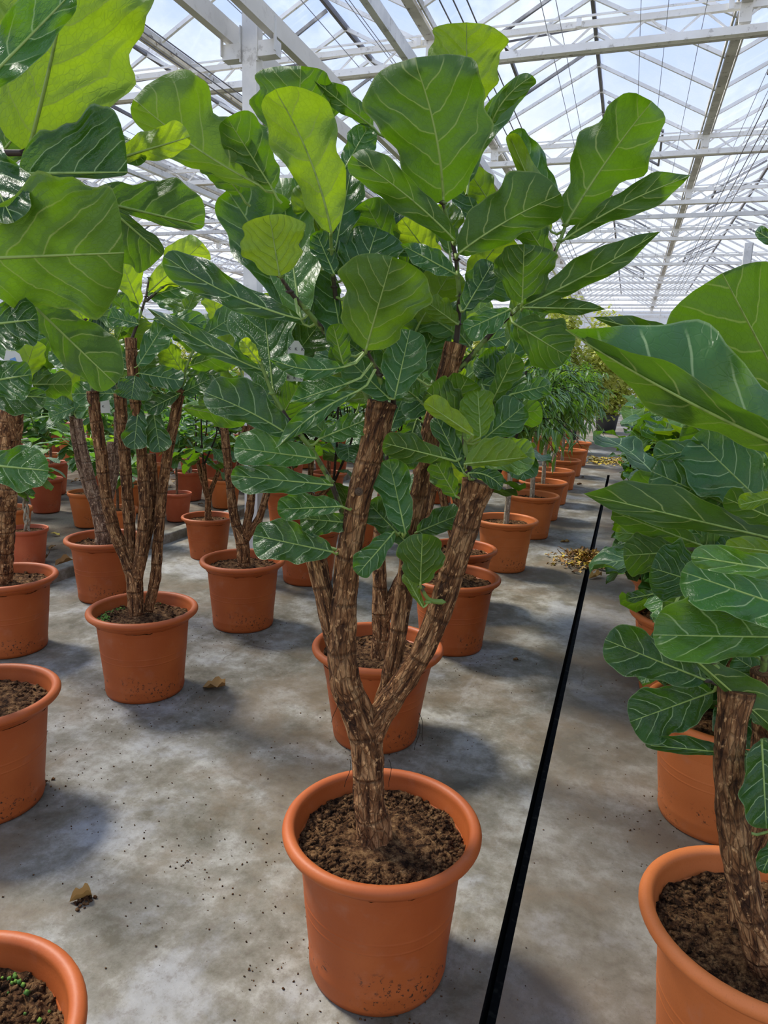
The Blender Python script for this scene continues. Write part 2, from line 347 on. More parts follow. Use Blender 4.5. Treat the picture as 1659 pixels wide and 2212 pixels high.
# end and side walls: pale translucent panels between rails
mb = MB()
YW, ZG = 41.0, 5.12
mb.box((-9, YW, 2.5), (50, 0.05, 5.2))
struct(mb.build('wall_back', WHITEP, smooth=False))
mb = MB()
for i in range(27): mb.box((-33 + i * 1.9, YW - 0.06, 2.6), (0.06, 0.06, 5.2))
for z in (0.6, 1.2, 1.8, 2.4, 3.0, 3.6, 4.2, 4.8): mb.box((-9, YW - 0.07, z), (50, 0.05, 0.07 if z < 4 else 0.12))
struct(mb.build('trim_3', ALU, smooth=False))
mb = MB(); mb.box((-34, 18, 2.5), (0.05, 46, 5.2)); struct(mb.build('wall_left', WHITEP, smooth=False))
mb = MB(); mb.box((16, 18, 2.5), (0.05, 46, 5.2)); struct(mb.build('wall_right', WHITEP, smooth=False))

# ------------------------------------------------------------------ roof: spans of 3.2 m, gutters and ridges run along the rows
SP, GX0, RH = 3.19, 0.74, 0.86
GX = [GX0 + SP * k for k in range(-11, 6)]
Y0, Y1 = -3.0, YW
mb = MB()
for gx in GX[:-1]:
    rx = gx + SP / 2
    for (x0, z0, x1, z1) in ((gx, ZG + 0.05, rx, ZG + RH), (rx, ZG + RH, gx + SP, ZG + 0.05)):
        mb.add([(x0, Y0, z0), (x1, Y0, z1), (x1, Y1, z1), (x0, Y1, z0)], [(0, 1, 2, 3)])
struct(mb.build('ceiling', GLASS, smooth=False))
mb = MB()
for gx in GX:                         # gutters
    mb.box((gx, (Y0 + Y1) / 2, ZG), (0.10, Y1 - Y0, 0.05)); mb.box((gx - 0.075, (Y0 + Y1) / 2, ZG + 0.045), (0.02, Y1 - Y0, 0.07)); mb.box((gx + 0.075, (Y0 + Y1) / 2, ZG + 0.045), (0.02, Y1 - Y0, 0.07))
struct(mb.build('trim_4', GUT, smooth=False))
mb = MB()
for gx in GX[:-1]: mb.box((gx + SP / 2, (Y0 + Y1) / 2, ZG + RH - 0.01), (0.045, Y1 - Y0, 0.07))
struct(mb.build('trim_5', DARKM, smooth=False))
mb = MB()
for gx in GX[:-1]:
    rx = gx + SP / 2; k = 0; y = -2.0
    while y < Y1:
        mb.bar((gx, y, ZG + 0.02), (rx, y, ZG + RH - 0.02), 0.035, 0.045); mb.bar((gx + SP, y, ZG + 0.02), (rx, y, ZG + RH - 0.02), 0.035, 0.045); y += 0.98
struct(mb.build('trim_6', ALU, smooth=False))
mb = MB()                             # roof vents: frames hinged at the ridge, with their push rods
for gx in GX[5:14]:
    rx = gx + SP / 2
    for k, y in enumerate(np.arange(5.3, 30, 4.0)):
        sd = 1 if (k % 2 == 0) else -1
        p = lambda t, dz=0.0: (rx + sd * t * SP / 2, ZG + RH - t * (RH - 0.05) + dz)
        (xa, za), (xb, zb) = p(0.05, 0.05), p(0.62, 0.0)
        for yy in (y, y + 1.96): mb.bar((xa, yy, za), (xb, yy, zb), 0.03, 0.04)
        mb.bar((xb, y, zb), (xb, y + 1.96, zb), 0.035, 0.05)
        mb.bar((rx, y + 0.98, ZG + RH - 0.12), (xb, y + 0.1, zb - 0.06), 0.02)
struct(mb.build('trim_7', DARKM, smooth=False))
TY = [0.2, 4.3, 8.43, 12.4, 15.6, 19.4, 23.4, 27.6, 31.6, 35.6, 39.6]
for ti, y in enumerate(TY):           # lattice girders across the rows
    mb = MB(); zl, zu = ZG - 0.25, ZG - 0.03
    xa, xb = GX[0], GX[-1]
    mb.box(((xa + xb) / 2, y, zl), (xb - xa, 0.07, 0.075)); mb.box(((xa + xb) / 2, y, zu), (xb - xa, 0.05, 0.06))
    mb.box(((xa + xb) / 2, y - 0.05, zu + 0.06), (xb - xa, 0.018, 0.018)); mb.box(((xa + xb) / 2, y + 0.09, zl - 0.015), (xb - xa, 0.06, 0.03), mi=1)
    n = int((xb - xa) / 0.53)
    if y < 28:
        for i in range(n):
            x0 = xa + i * 0.53
            mb.bar((x0, y, zl), (x0 + 0.265, y, zu), 0.018); mb.bar((x0 + 0.265, y, zu), (x0 + 0.53, y, zl), 0.018)
    for gx in GX:
        mb.box((gx, y, ZG - 0.10), (0.11, 0.09, 0.18)); mb.box((gx - 0.14, y - 0.045, zu + 0.02), (0.05, 0.02, 0.11)); mb.box((gx + 1.6, y - 0.045, zu + 0.02), (0.05, 0.02, 0.10))
    struct(mb.build('trim_%d' % (8 + ti), [ALU, GUT], smooth=False))
mb = MB()                             # thin screen wires run along the rows
rw = random.Random(3)
for gx in GX[4:13]:
    for k in range(5):
        x = gx + 0.15 + rw.random() * (SP - 0.3); mb.bar((x, Y0, ZG - 0.10), (x, Y1, ZG - 0.10), 0.006)
for gx in (GX[9], GX[10], GX[11]):
    for k in range(3): mb.bar((gx + 0.5 + 0.12 * k, 2.0, ZG - 0.35), (gx + 0.5 + 0.12 * k, 30, ZG - 0.35), 0.010, mi=1)
struct(mb.build('trim_19', [WIRE, DARKM], smooth=False))
# transport rails under the girders, carried by the post
mb = MB()
pp = at_plane(545, 100, 4.68)
px0, py0, pz0 = pp
for dx in (-0.145, 0.155):
    mb.box((px0 + dx, 14, pz0 + 0.08), (0.05, 36, 0.115))
struct(mb.build('trim_20', BEAM, smooth=False))
mb = MB(); r3 = at_plane(850, 75, 5.4); mb.box((r3[0], 16, r3[2]), (0.05, 36, 0.10)); struct(mb.build('trim_21', STEEL, smooth=False))
mb = MB(); r4 = at_plane(395, 396, 7.6); mb.box((r4[0], 16, r4[2]), (0.05, 50, 0.05)); mb.box((r4[0], 16, r4[2] - 0.10), (0.04, 50, 0.03)); struct(mb.build('trim_22', STEEL, smooth=False))
mb = MB(); mb.box((0, 14.6, 4.42), (30, 0.05, 0.07)); struct(mb.build('trim_23', STEEL, smooth=False))
# steel posts
def post(x, y, z1, label, w=0.10, brace=0, hang=False):
    t = thing('steel_post', (x, y, 0), label, 'post')
    m = MB(); m.box((x, y, z1 / 2), (w, w * 0.7, z1)); m.box((x + w * 0.45, y - w * 0.3, z1 / 2), (0.008, 0.02, z1)); m.build('shaft', STEEL, t, smooth=False)
    m = MB(); m.box((x, y, 0.01), (w * 2, w * 2, 0.02)); m.build('base_plate', STEEL, t, smooth=False)
    if hang:
        for sx in (-1, 1):
            m = MB(); m.box((x + sx * 0.12, y - 0.01, pz0 - 0.035), (0.12, 0.07, 0.085)); m.box((x + sx * 0.178, y - 0.05, pz0 + 0.03), (0.006, 0.03, 0.18)); m.box((x + sx * 0.056, y - 0.04, pz0), (0.008, 0.02, 0.20))
            m.build('rail_bracket', STEEL, t, smooth=False)
    if brace:
        m = MB(); m.bar((x + brace * 1.1, y, z1 - 0.05), (x, y, z1 - 1.0), 0.05); m.build('brace', STEEL, t, smooth=False)
post(px0, py0, 5.1, 'galvanised square roof post carrying two pale rails, nearest post behind the big fig', 0.10, hang=True)
p_ = at_plane(199, 385, 15.2); post(p_[0], p_[1], 5.0, 'slim roof post half hidden by the leaves at upper left', 0.16)
p_ = at_plane(1620, 510, 19.1); post(p_[0], p_[1], 5.0, 'distant white roof post with a slanting brace at the right', 0.20, brace=1)
for i, (x, y) in enumerate(((-8.83, 23.4), (-2.45, 31.6), (3.93, 27.6))):
    post(x, y, 5.0, 'far roof post %s' % ('beyond the leaves left of the tall pale shrub', 'standing near the back wall behind the tall pale shrub', 'deep in the greenhouse at the right above the big leaves')[i], 0.12)

# ------------------------------------------------------------------ leaves
_fid = ([0, .03, .08, .18, .32, .46, .60, .72, .82, .90, .95, .985, 1], [.03, .17, .29, .41, .54, .72, .90, 1, 1, .93, .82, .58, .0])
_ova = ([0, .03, .08, .18, .32, .46, .60, .72, .82, .90, .95, .985, 1], [.05, .36, .56, .76, .90, .99, 1, .98, .92, .80, .64, .40, .0])
_lan = ([0, .1, .3, .5, .7, .9, 1], [.05, .5, .9, 1, .8, .35, 0])
def prof(u, k): return (1 - k) * np.interp(u, *_fid) + k * np.interp(u, *_ova)
def grid(nu, nv):
    u = 1 - (1 - np.linspace(0, 1, nu)) ** 1.35; v = np.linspace(-1, 1, nv); U, V = np.meshgrid(u, v, indexing='ij')
    f = [(i * nv + j, i * nv + j + 1, (i + 1) * nv + j + 1, (i + 1) * nv + j) for i in range(nu - 1) for j in range(nv - 1)]
    return U.ravel(), V.ravel(), f
def leaf_local(rnd, L=0.26, Wd=0.085, nu=12, nv=7, k=0.4, droop=0.25, cup=0.25, wave=1.0, lance=False):
    """leaf along +x, upper side +z"""
    U, V, f = grid(nu, nv); w = Wd * (np.interp(U, *_lan) if lance else prof(U, k)) * (1 + 0.10 * np.sin(U * 11 + rnd.random() * 6) * np.sign(V + 1e-6))
    ph = rnd.random() * 6; ph2 = rnd.random() * 6
    al = U * L; th = droop * 2 * U
    z = -droop * L * U ** 2 + cup * w * np.abs(V) ** 1.6 + wave * 0.085 * L * (np.abs(V) ** 2) * np.sin(U * 13 + np.where(V > 0, ph, ph2)) * (U ** .5)
    y = w * V * (1 - 0.12 * cup) + 0.06 * L * math.sin(ph) * U ** 2
    v = np.stack([al * (1 - 0.3 * droop * U), y, z], 1)
    f = [tuple(reversed(k)) for k in f]
    return v, f, np.stack([U, w * V / L], 1), np.stack([np.full(len(U), rnd.random()), np.zeros(len(U)), np.abs(V)], 1)
def place(v, pos, direc, up, sc=1.0):
    x = nrm(direc); y = nrm(np.cross(up, x)); z = np.cross(x, y)
    return np.asarray(v) * sc @ np.array([x, y, z]) + np.array(pos)
def nearest(p, segs):
    best = (9, p)
    for poly in segs:
        for a, b in zip(poly[:-1], poly[1:]):
            a, b = np.array(a), np.array(b); t = np.clip((p - a) @ (b - a) / max(1e-9, (b - a) @ (b - a)), 0, 1); q = a + (b - a) * t
            d = np.linalg.norm(q - p)
            if d < best[0]: best = (d, q)
    return best
def px_leaf(root, a0, sp, segs, rnd):
    """one leaf of a near plant: base, tip, bend of the midrib, half widths, which side shows"""
    (bx, by, off), (tx, ty), wl, wr, side = sp[:5]
    o = dict(bend=0, k=0.45, yng=0, lobe=0.055, s=None, wave=1.0, cl=None, cr=None, tone=None); o.update(sp[5] if len(sp) > 5 else {})
    U, V, f = grid(26, 15)
    d = np.array([tx - bx, ty - by], float); Lp = np.hypot(*d); d /= Lp; pl = np.array([d[1], -d[0]])
    m = np.array([bx, by])[None] + d[None] * (U * Lp)[:, None] + pl[None] * (o['bend'] * 4 * U * (1 - U))[:, None]
    ph = rnd.random() * 6; ph2 = rnd.random() * 6
    pf = prof(U, o['k'] * .62)
    if 'tp' in o: pf = pf * np.clip((1 - U) / o['tp'], 0, 1) ** .75
    fr = np.where(V > 0, 9 + ph, 9 + ph2)
    ow = 1 + o.get('ow', 1) * (0.115 * np.sin(U * fr + np.where(V > 0, ph, ph2)) + 0.045 * np.sin(U * 27 + np.where(V > 0, ph2, ph) * 2)) * np.abs(V) * np.minimum(1, U * 4)
    wpx = np.where(V < 0, wl, wr) * pf * ow
    q = m + pl[None] * (-V * np.abs(wpx) * np.sign(np.where(V < 0, wl, wr)))[:, None] + d[None] * (o['lobe'] * Lp * np.abs(V) ** 1.3 * U ** 5)[:, None]
    mpp = a0 / F
    s = o['s'] if o['s'] is not None else (0.50 if side == 't' else -0.38)
    cup = np.where(V < 0, o['cl'] if o['cl'] is not None else (0.30 if side == 'u' else -0.20), o['cr'] if o['cr'] is not None else (0.30 if side == 'u' else -0.20))
    Lm = Lp * mpp
    off = off + s * (by - q[:, 1]) * mpp + cup * np.abs(wpx) * mpp * np.abs(V) ** 1.5
    off = off + o['wave'] * 0.085 * max(Lm, .12) * np.abs(V) ** 2 * (np.sin(U * 12.5 + np.where(V > 0, ph2, ph)) + .5 * np.sin(U * 24 + ph + np.where(V > 0, ph2, 0))) * U ** .4
    off = off + 0.022 * Lm * np.sin(U * 5.5 + ph)
    pts = np.array([at_plane(x, y, a0 + z) for (x, y), z in zip(q, off)])
    if side == 'u': f = [tuple(reversed(k)) for k in f]
    # front of the sheet is its upper side
    rat = max(abs(wl), abs(wr), 0.28 * Lp) / Lp
    uv = np.stack([U, V * pf * rat], 1)
    tone = rnd.random() if o['tone'] is None else o['tone']
    mb = MB(); mb.add(pts, f, uv, np.stack([np.full(len(U), tone), np.full(len(U), float(o['yng'])), np.abs(V)], 1))
    mid = pts[V == 0] if (V == 0).any() else pts[np.abs(V) < 1e-6]
    mb.tube(mid[1:], np.linspace(0.0024, 0.0007, len(mid) - 1) * (0.7 + Lm), 5, 1)
    dd, qn = nearest(mid[0], segs)
    if dd > 0.085: qn = mid[0] + nrm(mid[0] - mid[3]) * 0.03; dd = 0.03
    mb.tube([qn, (qn + mid[0]) / 2 - np.array([0, 0, 0.15 * min(dd, .1)]), mid[0], mid[1]], [0.0034, 0.0028, 0.0026, 0.0022], 6, 1)
    return mb.build('leaf', [LEAF, STALK], root)

# ------------------------------------------------------------------ pots, soil, trunks
def pot_profile(R=0.25, Hh=0.40, rb=0.168):
    p = [(0.0, 0.004), (rb - 0.02, 0.0), (rb, 0.004), (rb + 0.004, 0.02)]
    for t in (0.12, 0.135, 0.15): p.append((rb + (R - 0.045 - rb) * t + (0.0015 if t == 0.135 else 0), Hh * t))
    for t in (0.30, 0.452, 0.458, 0.462, 0.468, 0.472, 0.478, 0.520, 0.526, 0.532, 0.538, 0.542, 0.55, 0.68, 0.80, .84): p.append((rb + (R - 0.038 - rb) * t + (0.0008 if t in (0.462, 0.468, 0.532, 0.538) else 0), Hh * t))
    s_ = R - 0.035
    p += [(s_ - 0.004, Hh * 0.862), (s_ + 0.003, Hh * 0.866), (s_ + 0.004, Hh * 0.885), (s_ + 0.009, Hh * 0.890), (s_ + 0.011, Hh * 0.915)]
    rc = 0.0155; c0 = (R - rc, Hh - rc)
    for a in np.linspace(-150, 190, 16): p.append((c0[0] + rc * math.cos(math.radians(a if a > -150 else a)) * 1.0, c0[1] + rc * math.sin(math.radians(a)) * 1.0))
    p += [(R - 2 * rc - 0.003, Hh - 0.03), (R - 0.045, Hh * 0.80), (rb - 0.01, 0.02), (0, 0.02)]
    return p
def soil_mesh(c, r, z, rnd, crumbs=300, amp=0.008):
    mb = MB(); nr, na = 18, 56; v = [(c[0], c[1], z + 0.015)]; f = []
    for i in range(1, nr + 1):
        for j in range(na):
            a = 2 * PI * j / na; q = r * i / nr; x, y = q * math.cos(a), q * math.sin(a)
            h = amp * 1.6 * noise.noise(Vector((x * 12 + c[0] * 7, y * 12, 0))) + amp * 1.3 * noise.noise(Vector((x * 48, y * 48 + c[1], 3))) + 0.016 * (1 - i / nr) ** 2
            v.append((c[0] + x, c[1] + y, z + h))
    f += [(0, 1 + j, 1 + (j + 1) % na) for j in range(na)]
    for i in range(nr - 1):
        for j in range(na):
            a, b = 1 + i * na + j, 1 + i * na + (j + 1) % na; f.append((a, a + na, b + na, b))
    mb.add(v, f)
    base = np.array([(1, 0, 0), (-1, 0, 0), (0, 1, 0), (0, -1, 0), (0, 0, 1), (0, 0, -1)], float)
    of = [(0, 2, 4), (2, 1, 4), (1, 3, 4), (3, 0, 4), (2, 0, 5), (1, 2, 5), (3, 1, 5), (0, 3, 5)]
    for _ in range(crumbs):
        a, q = rnd.random() * 2 * PI, r * math.sqrt(rnd.random()) * 0.97; s_ = rnd.uniform(0.002, 0.0085) * (1.5 if rnd.random() < .07 else 1)
        k = base * np.array([s_ * rnd.uniform(.7, 1.8), s_ * rnd.uniform(.6, 1.2), s_ * rnd.uniform(.5, 1)]) * np.array([[rnd.uniform(.7, 1.2)] for _ in range(6)])
        t = rnd.random() * PI; R = np.array([[math.cos(t), -math.sin(t), 0], [math.sin(t), math.cos(t), 0], [0, 0, 1]])
        x, y = q * math.cos(a), q * math.sin(a)
        h = amp * 1.6 * noise.noise(Vector((x * 12 + c[0] * 7, y * 12, 0))) + amp * 1.3 * noise.noise(Vector((x * 48, y * 48 + c[1], 3)))
        mb.add(k @ R.T + np.array([c[0] + x, c[1] + y, z + h + s_ * 0.3]), of)
    return mb
def potted(root, m=None, rnd=None, crumbs=300, R=0.25, Hh=0.40, rb=0.168, sz=None, n=64, moss=False):
    m = m or POT; x, y = root.location[0], root.location[1]; rnd = rnd or random.Random(1)
    MB().lathe(pot_profile(R, Hh, rb), n, (x, y, 0)).build('pot', m, root)
    z = sz or Hh - 0.055
    so = soil_mesh((x, y), R - 0.036, z, rnd, crumbs).build('soil', SOIL, root)
    if moss:
        mb = MB(); a0 = moss
        for _ in range(110):
            a = a0 + rnd.gauss(0, .5); q = (R - 0.045) * rnd.uniform(.72, .98); s_ = rnd.uniform(.003, .008)
            mb.box((x + q * math.cos(a), y + q * math.sin(a), z + 0.006), (s_, s_, s_), MB_R(rnd))
        mb.build('moss_patch', MOSS, root)['kind'] = 'stuff'
def MB_R(rnd):
    return np.array(Matrix.Rotation(rnd.random() * 3, 3, 'X') @ Matrix.Rotation(rnd.random() * 3, 3, 'Z'))
def px_poly(pts, a0): return [at_plane(x, y, a0 + o) for x, y, o in pts]
def trunk_px(root, a0, stems, m=BARK, name='trunk', rough=0.13, n=20):
    """stems: list of (polyline of (px,py,off), [width px at each point])"""
    mb = MB(); segs = []
    for i, (pl, wd) in enumerate(stems):
        p = px_poly(pl, a0); segs.append(p); d = a0 * 1.03
        rr = [w * d / F / 2 for w in wd]
        if i == 0: p = [p[0] - np.array([0, 0, .07])] + p; rr = [rr[0] * 1.2] + rr
        mb.tube(p, rr, n, rough=rough, seed=i * 3.7, step=0.008)
    return mb.build(name, m, root), segs
def twigs(root, a0, stems, m=SHOOT, r0=0.0065, name='shoot'):
    segs = []
    for i, pl in enumerate(stems):
        p = px_poly(pl, a0); segs.append(p); mb = MB()
        mb.tube(p, np.linspace(r0, r0 * 0.55, len(p)), 8, rough=0.10, seed=i, step=0.01)
        L = np.array(p)
        for q in range(len(p)):              # swollen nodes
            mb.tube([L[q] - [0, 0, .004], L[q], L[q] + [0, 0, .004]], [r0 * .6, r0 * 1.5, r0 * .6], 8)
        mb.build(name, m, root)
    return segs
CENT = {}
def a_of(x, y): return float(np.array([x, y, 0]) @ HF)

def near_plant(x, y, label, stems, shoots, leaves, seed, m=BARK, pot=POT, crumbs=500, group=None, moss=False, a=None, rim=0.24, extra=()):
    rnd = random.Random(seed); a0 = a or a_of(x, y)
    root = thing('potted_fiddle_leaf_fig', (x, y, 0), label, 'potted plant', group)
    potted(root, pot, rnd, crumbs, R=rim, Hh=.39, moss=moss)
    tr, s1 = trunk_px(root, a0, stems, m)
    s2 = twigs(root, a0, shoots) if shoots else []
    for sp in leaves: px_leaf(root, a0, sp, s1 + s2, rnd)
    return root, a0, s1 + s2
T, U_ = 't', 'u'
G1 = 'large potted fiddle-leaf figs on the concrete'
# ------------------------------------------------------------------ the big fig in the middle
stems = [
    ([(808, 1800, .0), (798, 1740, .0), (795, 1660, 0), (790, 1590, 0), (768, 1530, 0), (745, 1470, -.01), (738, 1400, -.01), (742, 1300, 0), (752, 1210, 0), (762, 1140, 0), (778, 1060, 0), (800, 980, 0), (816, 915, 0), (826, 868, 0)],
     [82, 74, 70, 76, 70, 66, 64, 58, 56, 54, 54, 55, 56, 62]),
    ([(752, 1470, .0), (725, 1390, .0), (706, 1310, .01), (692, 1250, .02), (678, 1185, .03)], [50, 46, 42, 42, 44]),
    ([(800, 1590, .0), (828, 1535, .01), (868, 1480, .01), (915, 1405, .0), (950, 1320, 0), (978, 1230, 0), (1002, 1150, 0), (1020, 1090, 0), (1034, 1040, 0)],
     [62, 58, 54, 52, 54, 54, 54, 58, 70]),
    ([(815, 1560, .03), (838, 1490, .05), (852, 1420, .06), (866, 1330, .07), (878, 1240, .08), (890, 1150, .09), (905, 1080, .10), (920, 1000, .10), (934, 930, .10), (955, 850, .09), (972, 790, .08), (984, 742, .08)],
     [44, 44, 42, 42, 42, 40, 46, 46, 46, 44, 44, 46]),
]
shoots = [
    [(984, 750, .08), (990, 700, .07), (992, 640, .05), (986, 560, .03), (970, 490, .02), (957, 438, .0)],
    [(990, 800, .08), (1030, 755, .06), (1075, 705, .04), (1125, 660, .02), (1175, 595, .02), (1210, 520, .02), (1222, 486, .02)],
    [(815, 900, .05), (775, 820, .07), (735, 720, .08), (722, 620, .06), (716, 540, .03), (714, 500, .0)],
    [(755, 780, .06), (705, 720, .02), (660, 668, -.02), (626, 630, -.05), (605, 596, -.07)],
    [(748, 1130, .03), (715, 1040, .02), (672, 968, .0), (620, 905, -.01), (588, 850, -.01), (560, 775, -.02)],
    [(832, 870, .0), (820, 810, -.03), (792, 757, -.06)],
    [(1030, 1045, .0), (1008, 1000, -.01), (1000, 930, .0), (1045, 900, .04), (1062, 870, .05)],
    [(880, 1260, .06), (888, 1180, .03), (868, 1150, .0), (800, 1105, .03), (765, 1080, .03)],
    [(850, 880, .02), (848, 840, .0), (853, 832, -.01)],
    [(1012, 1020, -.01), (1018, 1035, -.02), (1022, 1060, -.02)],
    [(955, 1300, -.03), (925, 1300, -.05), (910, 1268, -.06)],
    [(680, 1190, .03), (700, 1180, .02), (735, 1190, .0)],
]
